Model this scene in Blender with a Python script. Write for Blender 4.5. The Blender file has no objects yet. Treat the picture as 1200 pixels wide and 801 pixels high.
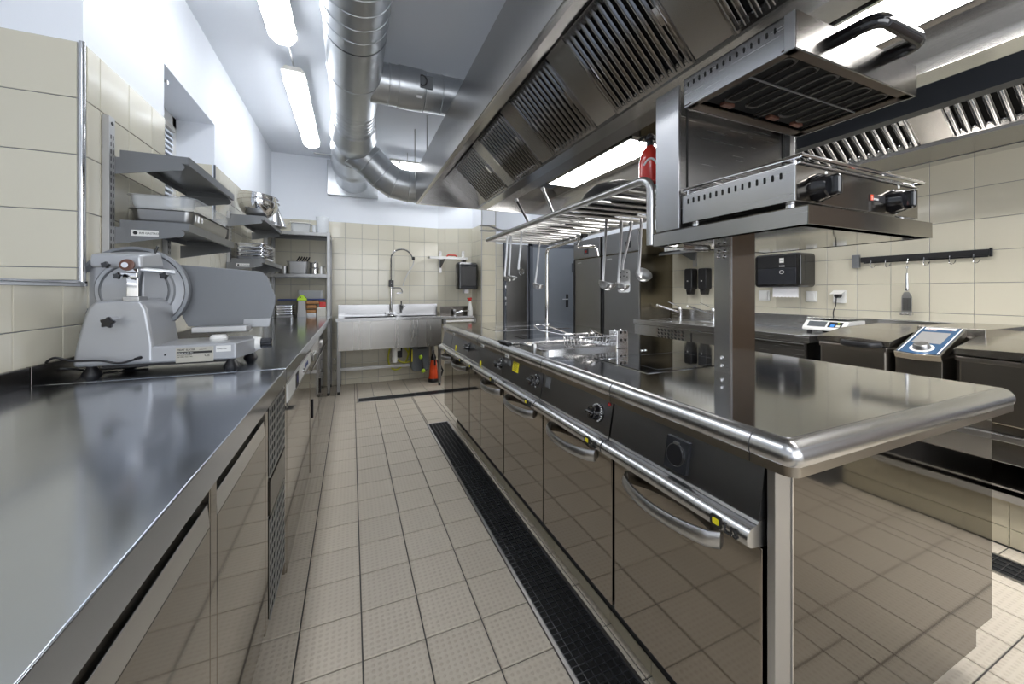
import bpy, bmesh, math, random
from mathutils import Vector, Matrix
random.seed(7)
PI = math.pi
scene = bpy.context.scene
COL = scene.collection

# ---------------------------------------------------------------- camera
FPX, YAW, V0, CAMH = 440.3, 0.4036, 341.8, 1.1847
cam_d = bpy.data.cameras.new('camera'); cam = bpy.data.objects.new('camera', cam_d); COL.objects.link(cam)
cam.location = (0, 0, CAMH); cam.rotation_euler = (PI/2, 0, -YAW)
cam_d.sensor_width = 36; cam_d.sensor_fit = 'HORIZONTAL'; cam_d.lens = FPX/1200*36
cam_d.shift_y = -(400.5-V0)/1200; cam_d.clip_start = 0.02
scene.camera = cam

# ---------------------------------------------------------------- world, exposure
w = bpy.data.worlds.new('world'); scene.world = w; w.use_nodes = True
w.node_tree.nodes['Background'].inputs[0].default_value = (0.75, 0.85, 1.0, 1)
w.node_tree.nodes['Background'].inputs[1].default_value = 1.5
scene.view_settings.view_transform = 'Standard'; scene.view_settings.look = 'None'
scene.view_settings.gamma = 1; scene.view_settings.exposure = 1.2
scene.view_settings.use_curve_mapping = False
LAMP_W = 6.5        # emission of the ceiling tubes
HOOD_W = 11.5         # emission of the hood lamps

def area(name, loc, rot, sx, sy, power, col=(1, 1, 1)):
    l = bpy.data.lights.new(name, 'AREA'); l.shape = 'RECTANGLE'; l.size = sx; l.size_y = sy; l.energy = power; l.color = col
    o = bpy.data.objects.new(name, l); COL.objects.link(o); o.location = loc; o.rotation_euler = rot; return o
# added fill light at a made-up window in the wall behind the camera
area('fill_light', (1.1, -2.12, 1.75), (PI/2, 0, 0), 3.2, 1.5, 30, (.93, .96, 1))
# camera maths: a pixel of the 1200x801 frame onto a plane of the room
CA, SA = math.cos(YAW), math.sin(YAW)
def pz(u, v, z):
    d = FPX*(CAMH-z)/(v-V0); x = (u-600)/FPX*d
    return Vector((x*CA+d*SA, -x*SA+d*CA, z))
def px(u, v, X):
    k = (u-600)/FPX; d = X/(k*CA+SA)
    return Vector((X, -k*d*SA+d*CA, CAMH-(v-V0)/FPX*d))
def py(u, v, Y):
    k = (u-600)/FPX; d = Y/(-k*SA+CA)
    return Vector((k*d*CA+d*SA, Y, CAMH-(v-V0)/FPX*d))
def proj(p):
    d = p[0]*SA+p[1]*CA
    if d < .05: return None
    return (600+FPX*(p[0]*CA-p[1]*SA)/d, V0-FPX*(p[2]-CAMH)/d, d)

# ---------------------------------------------------------------- materials
MATS = {}
def mat(name, col, metal=0.0, rough=0.5, brush=None, bump=0.0, bscale=60, emit=0, alpha=1, trans=0, var=0, spec=None, wave=0, coat=0, tint=0.0, dirt=0.0):
    m = bpy.data.materials.new(name); m.use_nodes = True; MATS[name] = m
    nt = m.node_tree; N = nt.nodes; L = nt.links; b = N['Principled BSDF']
    b.inputs['Base Color'].default_value = (*col, 1); b.inputs['Metallic'].default_value = metal
    b.inputs['Roughness'].default_value = rough; b.inputs['Alpha'].default_value = alpha
    b.inputs['Transmission Weight'].default_value = trans; b.inputs['Coat Weight'].default_value = coat
    if spec is not None: b.inputs['Specular IOR Level'].default_value = spec
    if emit:
        b.inputs['Emission Color'].default_value = (1, .985, .96, 1); b.inputs['Emission Strength'].default_value = emit
        if tint: b.inputs['Emission Color'].default_value = (.93, .96, 1, 1)
    tc = N.new('ShaderNodeTexCoord')
    norm = None
    if brush:                                   # brushed grain: noise drawn out along one axis
        mp = N.new('ShaderNodeMapping'); mp.inputs['Scale'].default_value = brush
        L.new(tc.outputs['Object'], mp.inputs['Vector'])
        n = N.new('ShaderNodeTexNoise'); n.inputs['Scale'].default_value = 1; n.inputs['Detail'].default_value = 4
        L.new(mp.outputs[0], n.inputs['Vector'])
        r = N.new('ShaderNodeMapRange'); r.inputs[1].default_value = .3; r.inputs[2].default_value = .7
        r.inputs[3].default_value = max(.02, rough*.95); r.inputs[4].default_value = rough*1.06
        L.new(n.outputs[0], r.inputs[0]); L.new(r.outputs[0], b.inputs['Roughness'])
        if dirt:
            n2 = N.new('ShaderNodeTexNoise'); n2.inputs['Scale'].default_value = 3.5; n2.inputs['Detail'].default_value = 6; n2.inputs['Roughness'].default_value = .7
            L.new(tc.outputs['Object'], n2.inputs['Vector'])
            mx = N.new('ShaderNodeMix'); mx.data_type = 'RGBA'; L.new(n2.outputs[0], mx.inputs[0])
            mx.inputs[6].default_value = (*[c*(1-dirt) for c in col], 1); mx.inputs[7].default_value = (*[min(1, c*(1+dirt)) for c in col], 1)
            L.new(mx.outputs[2], b.inputs['Base Color'])
    if wave:                                    # sheet metal that is not quite flat
        n = N.new('ShaderNodeTexNoise'); n.inputs['Scale'].default_value = 2.2; n.inputs['Detail'].default_value = 1
        L.new(tc.outputs['Object'], n.inputs['Vector'])
        bp = N.new('ShaderNodeBump'); bp.inputs['Strength'].default_value = 1; bp.inputs['Distance'].default_value = wave
        L.new(n.outputs[0], bp.inputs['Height'])
        if norm: L.new(norm.outputs[0], bp.inputs['Normal'])
        norm = bp
    if bump:
        n = N.new('ShaderNodeTexNoise'); n.inputs['Scale'].default_value = bscale; n.inputs['Detail'].default_value = 5
        L.new(tc.outputs['Object'], n.inputs['Vector'])
        bp = N.new('ShaderNodeBump'); bp.inputs['Strength'].default_value = bump; bp.inputs['Distance'].default_value = .002
        L.new(n.outputs[0], bp.inputs['Height']); norm = bp
    if var:                                     # each piece a slightly different shade
        oi = N.new('ShaderNodeObjectInfo'); hs = N.new('ShaderNodeHueSaturation')
        r = N.new('ShaderNodeMapRange'); r.inputs[3].default_value = 1-var; r.inputs[4].default_value = 1+var
        L.new(oi.outputs['Random'], r.inputs[0]); L.new(r.outputs[0], hs.inputs['Value'])
        hs.inputs['Color'].default_value = (*col, 1); L.new(hs.outputs[0], b.inputs['Base Color'])
    if norm: L.new(norm.outputs[0], b.inputs['Normal'])
    return m
ST = dict(metal=1.0)
mat('steel', (.50, .50, .505), rough=.24, brush=(3, 3, 220), **ST)
mat('steel_h', (.50, .50, .505), rough=.26, brush=(260, 4, 260), **ST)          # grain along Y
mat('steel_x', (.50, .50, .505), rough=.24, brush=(4, 260, 260), **ST)          # grain along X
mat('worktop_steel', (.56, .595, .66), rough=.15, brush=(6, 190, 50), dirt=.12, **ST)
mat('hob_steel', (.54, .535, .53), rough=.085, brush=(14, 160, 60), dirt=.06, **ST)
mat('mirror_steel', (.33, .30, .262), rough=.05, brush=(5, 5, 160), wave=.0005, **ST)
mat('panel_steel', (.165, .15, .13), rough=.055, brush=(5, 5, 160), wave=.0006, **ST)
mat('control_steel', (.29, .29, .295), rough=.3, brush=(60, 3, 60), **ST)
mat('bright_steel', (.68, .68, .68), rough=.17, brush=(260, 5, 260), **ST)
mat('chrome', (.75, .75, .76), rough=.08, **ST)
mat('satin', (.50, .50, .50), rough=.33, **ST)
mat('old_steel', (.30, .30, .30), rough=.3, brush=(40, 40, 40), **ST)
mat('hood_steel', (.47, .46, .45), rough=.24, brush=(240, 4, 240), dirt=.08, **ST)
mat('baffle', (.36, .36, .365), rough=.10, **ST)
mat('galvanised', (.52, .54, .56), rough=.34, brush=(25, 25, 25), dirt=.12, **ST)
mat('dark_steel', (.13, .12, .11), rough=.25, brush=(5, 5, 160), **ST)
mat('pan_steel', (.36, .33, .29), rough=.30, brush=(5, 5, 200), **ST)
mat('fridge_steel', (.27, .265, .26), rough=.30, brush=(4, 4, 200), dirt=.05, **ST)
mat('cast_alu', (.42, .43, .45), metal=.45, rough=.34)
mat('grey_paint', (.20, .21, .225), metal=.4, rough=.42)
mat('shelf_grey', (.21, .215, .22), metal=.8, rough=.38)
mat('black', (.012, .012, .014), rough=.35)
mat('gloss_black', (.008, .008, .01), rough=.12, coat=.5)
mat('rubber', (.02, .02, .02), rough=.6)
mat('hole', (.004, .004, .004), rough=.9)
mat('glass_black', (.008, .008, .01), rough=.03, coat=1)
mat('plaster', (.80, .83, .88), rough=.85, bump=.1, bscale=120)
mat('ceiling', (.74, .77, .82), rough=.9)
mat('grout', (.22, .23, .26), rough=.9)
mat('floor_grout', (.10, .095, .09), rough=.9)
mat('wall_tile', (.62, .585, .475), rough=.16, var=.035, coat=.2)
mat('dark_wall_tile', (.55, .52, .42), rough=.2, var=.03)
mat('skirt_tile', (.50, .45, .33), rough=.3, var=.04)
mat('white_plastic', (.80, .80, .78), rough=.35)
mat('cream', (.70, .68, .62), rough=.4)
mat('door_grey', (.22, .24, .27), rough=.45)
mat('frame_grey', (.09, .10, .12), rough=.45)
mat('red', (.62, .03, .02), rough=.2, coat=.5)
mat('orange', (.85, .09, .02), rough=.3)
mat('yellow', (.85, .75, .02), rough=.4)
mat('lime', (.45, .68, .03), rough=.4)
mat('blue', (.02, .05, .22), rough=.4)
mat('panel_blue', (.035, .085, .17), rough=.25, coat=.4)
mat('sticker', (.78, .78, .76), rough=.5)
mat('plate_label', (.48, .46, .40), rough=.4, metal=.4)
mat('ink', (.02, .02, .02), rough=.6)
mat('white_ink', (.8, .8, .8), rough=.6)
mat('red_ink', (.7, .03, .03), rough=.6)
mat('wood', (.42, .20, .07), rough=.5, bump=.2, bscale=30)
mat('clear', (.86, .89, .92), rough=.12, alpha=.32, spec=.7)
mat('clear_white', (.86, .89, .92), rough=.3, alpha=.55, spec=.6)
mat('paper', (.78, .78, .80), rough=.8)
mat('tube_light', (1, 1, 1), emit=LAMP_W, tint=1)
mat('hood_light', (1, 1, 1), emit=HOOD_W)
mat('blue_display', (.02, .03, .2), emit=0, rough=.3)
mat('grey_canister', (.09, .10, .11), rough=.4)
mat('hose_yellow', (.50, .50, .03), rough=.4)
mat('lens_red', (.35, .01, .01), rough=.15)
mat('copper', (.14, .06, .04), rough=.4)
mat('blind', (.85, .9, 1.0), rough=.6)
b = MATS['blind'].node_tree.nodes['Principled BSDF']
mat('dark_brown', (.10, .075, .055), metal=.8, rough=.4)
mat('element', (.05, .045, .04), metal=.6, rough=.35)
mat('steel_apron', (.50, .49, .47), rough=.27, brush=(9, 1, .6), **ST)
mat('fridge_side', (.20, .175, .13), rough=.22, brush=(4, 4, 120), **ST)  # brown of the reflected tiles is put into this stainless colour
mat('frame_black', (.02, .022, .028), rough=.25)
mat('key_blue', (.05, .25, .7), rough=.4)
mat('lid_steel', (.50, .47, .43), rough=.22, brush=(5, 200, 200), **ST)
mat('screen_grey', (.26, .26, .26), rough=.25)
mat('shaded_panel', (.055, .06, .07), metal=.6, rough=.4)
mat('satin_grey', (.42, .42, .42), metal=.8, rough=.35)
mat('black_plate', (.035, .037, .042), metal=.3, rough=.3)
mat('edge_steel', (.58, .58, .58), rough=.27, **ST)
mat('brown_reflect_steel', (.33, .305, .27), rough=.12, brush=(5, 5, 160), **ST)  # brown reflection put into the colour of the column and grill fronts
mat('tower_steel', (.34, .33, .315), rough=.26, brush=(5, 5, 160), **ST)
mat('door_brown', (.12, .082, .055), rough=.4)
mat('flange_steel', (.46, .415, .35), rough=.3, **ST)  # beige floor reflection painted into the flange colour
mat('head_steel', (.19, .18, .17), rough=.18, brush=(5, 5, 160), **ST)
mat('speckled', (.03, .03, .032), rough=.4, bump=.5, bscale=160)
def floor_material():
    m = mat('floor_tile', (.56, .505, .42), rough=.42, var=.03)
    nt = m.node_tree; N = nt.nodes; L = nt.links; b = N['Principled BSDF']
    tc = N.new('ShaderNodeTexCoord'); mp = N.new('ShaderNodeMapping')
    mp.inputs['Scale'].default_value = (50, 50, 0); L.new(tc.outputs['Object'], mp.inputs['Vector'])
    fr = N.new('ShaderNodeVectorMath'); fr.operation = 'FRACTION'; L.new(mp.outputs[0], fr.inputs[0])
    sb = N.new('ShaderNodeVectorMath'); sb.operation = 'SUBTRACT'; sb.inputs[1].default_value = (.5, .5, 0); L.new(fr.outputs[0], sb.inputs[0])
    mu = N.new('ShaderNodeVectorMath'); mu.operation = 'MULTIPLY'; mu.inputs[1].default_value = (1, 1, 0); L.new(sb.outputs[0], mu.inputs[0])
    ln = N.new('ShaderNodeVectorMath'); ln.operation = 'LENGTH'; L.new(mu.outputs[0], ln.inputs[0])
    r = N.new('ShaderNodeMapRange'); r.inputs[1].default_value = .20; r.inputs[2].default_value = .36; r.inputs[3].default_value = 1; r.inputs[4].default_value = 0
    L.new(ln.outputs['Value'], r.inputs[0])
    bp = N.new('ShaderNodeBump'); bp.inputs['Strength'].default_value = .55; bp.inputs['Distance'].default_value = .0015
    L.new(r.outputs[0], bp.inputs['Height']); L.new(bp.outputs[0], b.inputs['Normal'])
    hs = b.inputs['Base Color'].links[0].from_node
    n2 = N.new('ShaderNodeTexNoise'); n2.inputs['Scale'].default_value = 90; n2.inputs['Detail'].default_value = 6
    L.new(tc.outputs['Object'], n2.inputs['Vector'])
    mx = N.new('ShaderNodeMix'); mx.data_type = 'RGBA'; mx.blend_type = 'MULTIPLY'
    ad = N.new('ShaderNodeMath'); ad.operation = 'MULTIPLY'; ad.inputs[1].default_value = .35
    L.new(n2.outputs[0], ad.inputs[0]); L.new(ad.outputs[0], mx.inputs[0])
    mx.inputs[7].default_value = (.78, .72, .66, 1)
    L.new(hs.outputs[0], mx.inputs[6])
    mx2 = N.new('ShaderNodeMix'); mx2.data_type = 'RGBA'; mx2.blend_type = 'MULTIPLY'; mx2.inputs[7].default_value = (.90, .885, .87, 1)
    L.new(r.outputs[0], mx2.inputs[0]); L.new(mx.outputs[2], mx2.inputs[6]); L.new(mx2.outputs[2], b.inputs['Base Color'])
floor_material()

# ---------------------------------------------------------------- mesh builder
class M:
    def __init__(s): s.v = []; s.f = []
    def add(s, vs, fs):
        o = len(s.v); s.v += [tuple(v) for v in vs]; s.f += [tuple(i+o for i in f) for f in fs]; return s
    def box(s, x0, x1, y0, y1, z0, z1):
        return s.add([(x0,y0,z0),(x1,y0,z0),(x1,y1,z0),(x0,y1,z0),(x0,y0,z1),(x1,y0,z1),(x1,y1,z1),(x0,y1,z1)],
            [(0,3,2,1),(4,5,6,7),(0,1,5,4),(1,2,6,5),(2,3,7,6),(3,0,4,7)])
    def prism(s, pts, axis, a, b):              # polygon in the two other axes, extruded from a to b
        def P(p, t): return {'x': (t, p[0], p[1]), 'y': (p[0], t, p[1]), 'z': (p[0], p[1], t)}[axis]
        n = len(pts)
        return s.add([P(p, a) for p in pts]+[P(p, b) for p in pts],
            [tuple(range(n))[::-1], tuple(range(n, 2*n))]+[(i, (i+1) % n, n+(i+1) % n, n+i) for i in range(n)])
    def sheet(s, pts, axis, a, b, t=.002):      # open profile given a thickness t
        left = []; right = []
        for i, p in enumerate(pts):
            p = Vector(p); d = Vector((0, 0))
            if i: d += (p-Vector(pts[i-1])).normalized()
            if i < len(pts)-1: d += (Vector(pts[i+1])-p).normalized()
            d.normalize(); nn = Vector((-d.y, d.x))*t/2
            left.append(tuple(p+nn)); right.append(tuple(p-nn))
        def P(p, q): return {'x': (q, p[0], p[1]), 'y': (p[0], q, p[1]), 'z': (p[0], p[1], q)}[axis]
        n = len(pts)
        vs = [P(p, a) for p in left]+[P(p, a) for p in right]+[P(p, b) for p in left]+[P(p, b) for p in right]
        fs = []
        for i in range(n-1):
            fs += [(i, i+1, 2*n+i+1, 2*n+i), (n+i+1, n+i, 3*n+i, 3*n+i+1), (i+1, i, n+i, n+i+1), (2*n+i, 2*n+i+1, 3*n+i+1, 3*n+i)]
        fs += [(0, 2*n, 3*n, n), (n-1, 2*n-1, 4*n-1, 3*n-1)]
        return s.add(vs, fs)
    def tube(s, pts, r, n=10, closed=False, rs=None):
        pts = [Vector(p) for p in pts]; k = len(pts); rings = []
        t0 = (pts[1]-pts[0]).normalized(); up = Vector((0, 0, 1)) if abs(t0.z) < .9 else Vector((1, 0, 0))
        a = t0.cross(up).normalized()
        for i, p in enumerate(pts):
            if closed: t = (pts[(i+1) % k]-pts[i-1]).normalized()
            else: t = ((pts[min(i+1, k-1)]-p).normalized()+(p-pts[max(i-1, 0)]).normalized()).normalized()
            a = (a-t*a.dot(t)).normalized(); bb = t.cross(a)
            rr = rs[i] if rs else r
            rings.append([p+a*rr*math.cos(2*PI*j/n)+bb*rr*math.sin(2*PI*j/n) for j in range(n)])
        fs = []
        for i in range(k if closed else k-1):
            for j in range(n):
                fs.append((i*n+j, i*n+(j+1) % n, ((i+1) % k)*n+(j+1) % n, ((i+1) % k)*n+j))
        if not closed: fs += [tuple(range(n))[::-1], tuple((k-1)*n+j for j in range(n))]
        return s.add([v for rg in rings for v in rg], fs)
    def lathe(s, prof, c, axis=(0, 0, 1), n=24, close=False):   # prof: (radius, height)
        ax = Vector(axis).normalized(); a = ax.orthogonal().normalized(); bb = ax.cross(a); c = Vector(c)
        vs = []; fs = []; k = len(prof)
        for r, h in prof:
            vs += [c+ax*h+(a*math.cos(2*PI*j/n)+bb*math.sin(2*PI*j/n))*max(r, 1e-5) for j in range(n)]
        for i in range(k if close else k-1):
            for j in range(n):
                i2 = (i+1) % k
                fs.append((i*n+j, i*n+(j+1) % n, i2*n+(j+1) % n, i2*n+j))
        if not close:
            if prof[0][0] > 1e-4: fs.append(tuple(range(n))[::-1])
            if prof[-1][0] > 1e-4: fs.append(tuple((k-1)*n+j for j in range(n)))
        return s.add(vs, fs)
    def cyl(s, p0, p1, r, n=14, r1=None):
        p0 = Vector(p0); p1 = Vector(p1)
        return s.lathe([(r, 0), (r if r1 is None else r1, (p1-p0).length)], p0, p1-p0, n)
    def build(s, name, m, parent=None, bevel=0, smooth=True, seg=2, merge=False):
        me = bpy.data.meshes.new(name); me.from_pydata(s.v, [], s.f)
        bm = bmesh.new(); bm.from_mesh(me)
        if merge: bmesh.ops.remove_doubles(bm, verts=bm.verts, dist=2e-5)
        bmesh.ops.recalc_face_normals(bm, faces=bm.faces)
        if bevel:
            es = [e for e in bm.edges if len(e.link_faces) == 2 and e.calc_face_angle(0) > .6]
            bmesh.ops.bevel(bm, geom=es, offset=bevel, segments=seg, profile=.5, affect='EDGES', clamp_overlap=True)
        bm.to_mesh(me); bm.free()
        if smooth:
            me.shade_smooth(); me.set_sharp_from_angle(angle=.9 if bevel else .62)
        me.materials.append(MATS[m])
        o = bpy.data.objects.new(name, me); COL.objects.link(o)
        if smooth and len(me.polygons) < 4000:     # large flat faces stay flat, narrow rounded ones take the bend
            wn = o.modifiers.new('weighted_normals', 'WEIGHTED_NORMAL'); wn.keep_sharp = True; wn.weight = 90
        if parent is not None: attach(o, parent)
        return o
WORLD = {}
def wm(o):
    m = Matrix.Translation(o.location) @ o.rotation_euler.to_matrix().to_4x4()
    return wm(o.parent) @ m if o.parent else m
def attach(o, parent):                          # mesh authored in room coordinates, moved under its thing
    o.data.transform(wm(parent).inverted() @ wm(o)); o.parent = parent; o.location = (0, 0, 0); o.rotation_euler = (0, 0, 0)
def tag(o, label=None, cat=None, group=None, kind=None):
    if label: o['label'] = label
    if cat: o['category'] = cat
    if group: o['group'] = group
    if kind: o['kind'] = kind
    return o
def thing(name, label, cat, loc, group=None, rz=0):
    o = bpy.data.objects.new(name, None); COL.objects.link(o); o.location = loc; o.rotation_euler = (0, 0, rz)
    o.empty_display_size = .05
    return tag(o, label, cat, group)
def struct(name, mb, m, **k):
    o = mb.build(name, m, **k); o['kind'] = 'structure'; return o
def dup(root, loc, label=None, rz=None):        # a copy of a thing, its parts and their sub-parts
    def cp(o, parent):
        c = o.copy(); COL.objects.link(c); c.parent = parent
        for ch in kids.get(o.name, []): cp(ch, c)
        return c
    kids = {}
    for o in COL.objects:
        if o.parent: kids.setdefault(o.parent.name, []).append(o)
    r = cp(root, root.parent); r.location = loc
    if rz is not None: r.rotation_euler = (0, 0, rz)
    if label: r['label'] = label
    return r
def arc(cx, cy, r, a0, a1, n):
    return [(cx+r*math.cos(math.radians(a0+(a1-a0)*i/n)), cy+r*math.sin(math.radians(a0+(a1-a0)*i/n))) for i in range(n+1)]
def rrect(x0, x1, y0, y1, r, n=4):
    return arc(x1-r, y1-r, r, 0, 90, n)+arc(x0+r, y1-r, r, 90, 180, n)+arc(x0+r, y0+r, r, 180, 270, n)+arc(x1-r, y0+r, r, 270, 360, n)
def bend(pts, r=.03, n=5):                      # a polyline with its corners rounded
    pts = [Vector(p) for p in pts]; out = [pts[0]]
    for i in range(1, len(pts)-1):
        p = pts[i]; a = (pts[i-1]-p); b2 = (pts[i+1]-p); rr = min(r, a.length*.45, b2.length*.45)
        q0 = p+a.normalized()*rr; q1 = p+b2.normalized()*rr
        out += [q0.lerp(p, t).lerp(p.lerp(q1, t), t) for t in [k/n for k in range(n+1)]]
    return out+[pts[-1]]
def text(name, s, size, o, xdir, ydir, m, parent, align='LEFT', ext=.0004, squash=1.0, bold=0):
    c = bpy.data.curves.new(name, 'FONT'); c.body = s; c.size = size; c.extrude = ext; c.align_x = align; c.offset = bold; c.resolution_u = 2
    t = bpy.data.objects.new(name, c); COL.objects.link(t)
    bpy.context.view_layer.update()
    me = bpy.data.meshes.new_from_object(t.evaluated_get(bpy.context.evaluated_depsgraph_get()))
    bpy.data.objects.remove(t); bpy.data.curves.remove(c)
    xd = Vector(xdir).normalized(); yd = Vector(ydir).normalized(); zd = xd.cross(yd)
    me.transform(Matrix(((xd.x*squash, yd.x, zd.x, o[0]), (xd.y*squash, yd.y, zd.y, o[1]), (xd.z*squash, yd.z, zd.z, o[2]), (0, 0, 0, 1))))
    me.materials.clear(); me.materials.append(MATS[m])
    ob = bpy.data.objects.new(name, me); COL.objects.link(ob)
    attach(ob, parent); return ob

# ---------------------------------------------------------------- tiles laid one by one
TILE_MESH = {}
def tile_mesh(wd, ht, t, m, bev=.0015):
    k = (round(wd, 3), round(ht, 3), m)
    if k not in TILE_MESH:
        a, c = wd/2, ht/2; e = bev
        vs = [(-a,-c,0),(a,-c,0),(a,c,0),(-a,c,0),(-a,-c,t-e),(a,-c,t-e),(a,c,t-e),(-a,c,t-e),(-a+e,-c+e,t),(a-e,-c+e,t),(a-e,c-e,t),(-a+e,c-e,t)]
        fs = [(8,9,10,11)]+[(i, (i+1) % 4, 4+(i+1) % 4, 4+i) for i in range(4)]+[(4+i, 4+(i+1) % 4, 8+(i+1) % 4, 8+i) for i in range(4)]
        me = bpy.data.meshes.new('tile'); me.from_pydata(vs, [], fs); me.materials.append(MATS[m]); TILE_MESH[k] = me
    return TILE_MESH[k]
def lay_tiles(parent, o, ud, vd, us, vs, m, name='wall_tile', t=.004, gap=.0028, keep=None, limit=290, full=None):
    """a grid of tiles between the lines us and vs on the plane through o; keep(u, v) leaves tiles out"""
    o = Vector(o); ud = Vector(ud); vd = Vector(vd); nd = ud.cross(vd); cells = []
    for i in range(len(us)-1):
        for j in range(len(vs)-1):
            u0, u1, v0, v1 = us[i], us[i+1], vs[j], vs[j+1]
            if u1-u0 < .012 or v1-v0 < .012: continue
            if keep and not keep((u0+u1)/2, (v0+v1)/2): continue
            c = o+ud*(u0+u1)/2+vd*(v0+v1)/2
            q = [proj(o+ud*a+vd*b_) for a in (u0, u1) for b_ in (v0, v1)]
            area = 0
            if all(q):
                xs = [p[0] for p in q]; ys = [p[1] for p in q]
                if max(xs) > -30 and min(xs) < 1230 and max(ys) > -30 and min(ys) < 831:
                    area = (max(xs)-min(xs))*(max(ys)-min(ys))
            elif full and full(c): area = 1e4
            cells.append((area, c, u1-u0-gap, v1-v0-gap))
    cells.sort(key=lambda c: -c[0])
    rot = Matrix((ud, vd, nd)).transposed().to_4x4(); rest = M(); nrest = 0
    pinv = wm(parent).inverted()
    for k, (area, c, wd, ht) in enumerate(cells):
        if k < limit and area > 30:
            ob = bpy.data.objects.new(name, tile_mesh(wd, ht, t, m)); COL.objects.link(ob); ob.parent = parent
            mt = pinv @ Matrix.Translation(c) @ rot
            ob.location = mt.to_translation(); ob.rotation_euler = mt.to_euler()
        else:
            a, e = wd/2, ht/2; nrest += 1
            rest.add([c-ud*a-vd*e, c+ud*a-vd*e, c+ud*a+vd*e, c-ud*a+vd*e]+[c+nd*t-ud*a-vd*e, c+nd*t+ud*a-vd*e, c+nd*t+ud*a+vd*e, c+nd*t-ud*a+vd*e],
                [(4,5,6,7)]+[(i, (i+1) % 4, 4+(i+1) % 4, 4+i) for i in range(4)])
    if nrest:
        ob = rest.build(name+'s_beyond', m, parent, smooth=False); ob['kind'] = 'stuff'
def steps(a, b, s, anchor):
    """lines from a to b every s, with one at anchor"""
    k0 = math.floor((a-anchor)/s)+1; out = [a]; x = anchor+k0*s
    while x < b-1e-4:
        if x > a+1e-4: out.append(x)
        x += s
    return out+[b]
# ---------------------------------------------------------------- the room
XL, XR, XR2, YB, YC, YN, ZC = -.88, 3.62, 3.92, 5.25, 6.1, -2.2, 2.86
TX, TY = -.1668, 1.4986
floor = struct('floor', M().box(-2.0, 4.2, YN-.2, 6.4, -.1, -.005), 'floor_grout', smooth=False)
ceiling = struct('ceiling', M().box(-2.0, 4.2, YN-.2, 6.4, ZC, ZC+.1), 'ceiling', smooth=False)
NI0, NI1, NIZ0, NIZ1 = 2.46, 3.23, 1.62, 2.35
wl = M()
wl.box(XL-.3, XL, YN, 1.83, 0, 1.215).box(XL-.3, XL, YN, 1.83, 2.62, ZC)
wl.box(-1.75, XL, 1.83, NI0, 0, ZC).box(XL-.3, XL, NI0, NI1, 0, NIZ0).box(XL-.3, XL, NI0, NI1, NIZ1, ZC).box(XL-.3, XL, NI1, YB+.2, 0, ZC)
wl.box(-1.85, -1.75, YN, 1.83, 0, ZC)
wall_left = struct('wall_left', wl, 'plaster', smooth=False)
wb = M().box(XL-.3, 1.11, YB, YB+.2, 0, ZC)
wb.prism([(1.11, YB), (1.55, 5.05), (1.575, 4.70), (1.77, 4.70), (1.77, YC), (1.11, YC)], 'z', 0, ZC)
wall_back = struct('wall_back', wb, 'plaster', smooth=False)
wall_corridor = struct('wall_corridor', M().box(1.77, 4.1, YC, YC+.2, 0, ZC), 'plaster', smooth=False)
wall_right = struct('wall_right', M().box(XR, XR+.45, YN, 3.46, 0, ZC).box(XR2, XR2+.15, 3.46, YC, 0, ZC), 'plaster', smooth=False)
wall_front = struct('wall_front', M().box(-1.85, XR+.3, YN-.2, YN, 0, ZC), 'plaster', smooth=False)

def grout(parent, o, ud, vd, u0, u1, v0, v1, m='grout', t=.0012):
    o = Vector(o); ud = Vector(ud); vd = Vector(vd); n = ud.cross(vd)
    q = [o+ud*u0+vd*v0, o+ud*u1+vd*v0, o+ud*u1+vd*v1, o+ud*u0+vd*v1]
    return M().add(q+[p+n*t for p in q], [(3,2,1,0),(4,5,6,7),(0,1,5,4),(1,2,6,5),(2,3,7,6),(3,0,4,7)]).build('grout', m, parent, smooth=False)
# floor tiles, zone by zone round the two long drains and the short one
def zone(x0, x1, y0, y1, lim):
    lay_tiles(floor, (0, 0, -.005), (1, 0, 0), (0, 1, 0), steps(x0, x1, .2, TX), steps(y0, y1, .2, TY), 'floor_tile', 'floor_tile', t=.005, gap=.005, limit=lim)
D1 = (.62, .815, -1.2, 3.40); D2 = (.06, 1.9, 4.35, 4.51); D3 = (2.50, 2.68, .42, 2.0)
zone(-.40, D1[0], .2, 4.35, 140); zone(D1[1], .87, .2, 3.40, 24); zone(D1[0], .87, 3.40, 4.35, 12)
zone(XL, D2[0], 4.35, 5.25, 12); zone(D2[0], 1.6, 4.51, 5.25, 40); zone(.87, 1.77, 3.2, 4.35, 10)
zone(1.55, D3[0], -1.0, 2.4, 50); zone(D3[0], D3[1], -1.0, D3[2], 6); zone(D3[1], 2.80, -.4, 2.0, 14); zone(-.40, D1[0], YN, .2, 0); zone(1.77, XR2, 3.5, YC, 0); zone(1.77, 3.0, 2.0+.4, 3.5, 0)
zone(D1[1], 3.6, YN, -1.0, 0); zone(D1[1], 1.55, -1.0, .2, 0); zone(.87, 1.55, .2, .56, 8); zone(D1[0], 1.0, YN, -1.2, 0)

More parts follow.
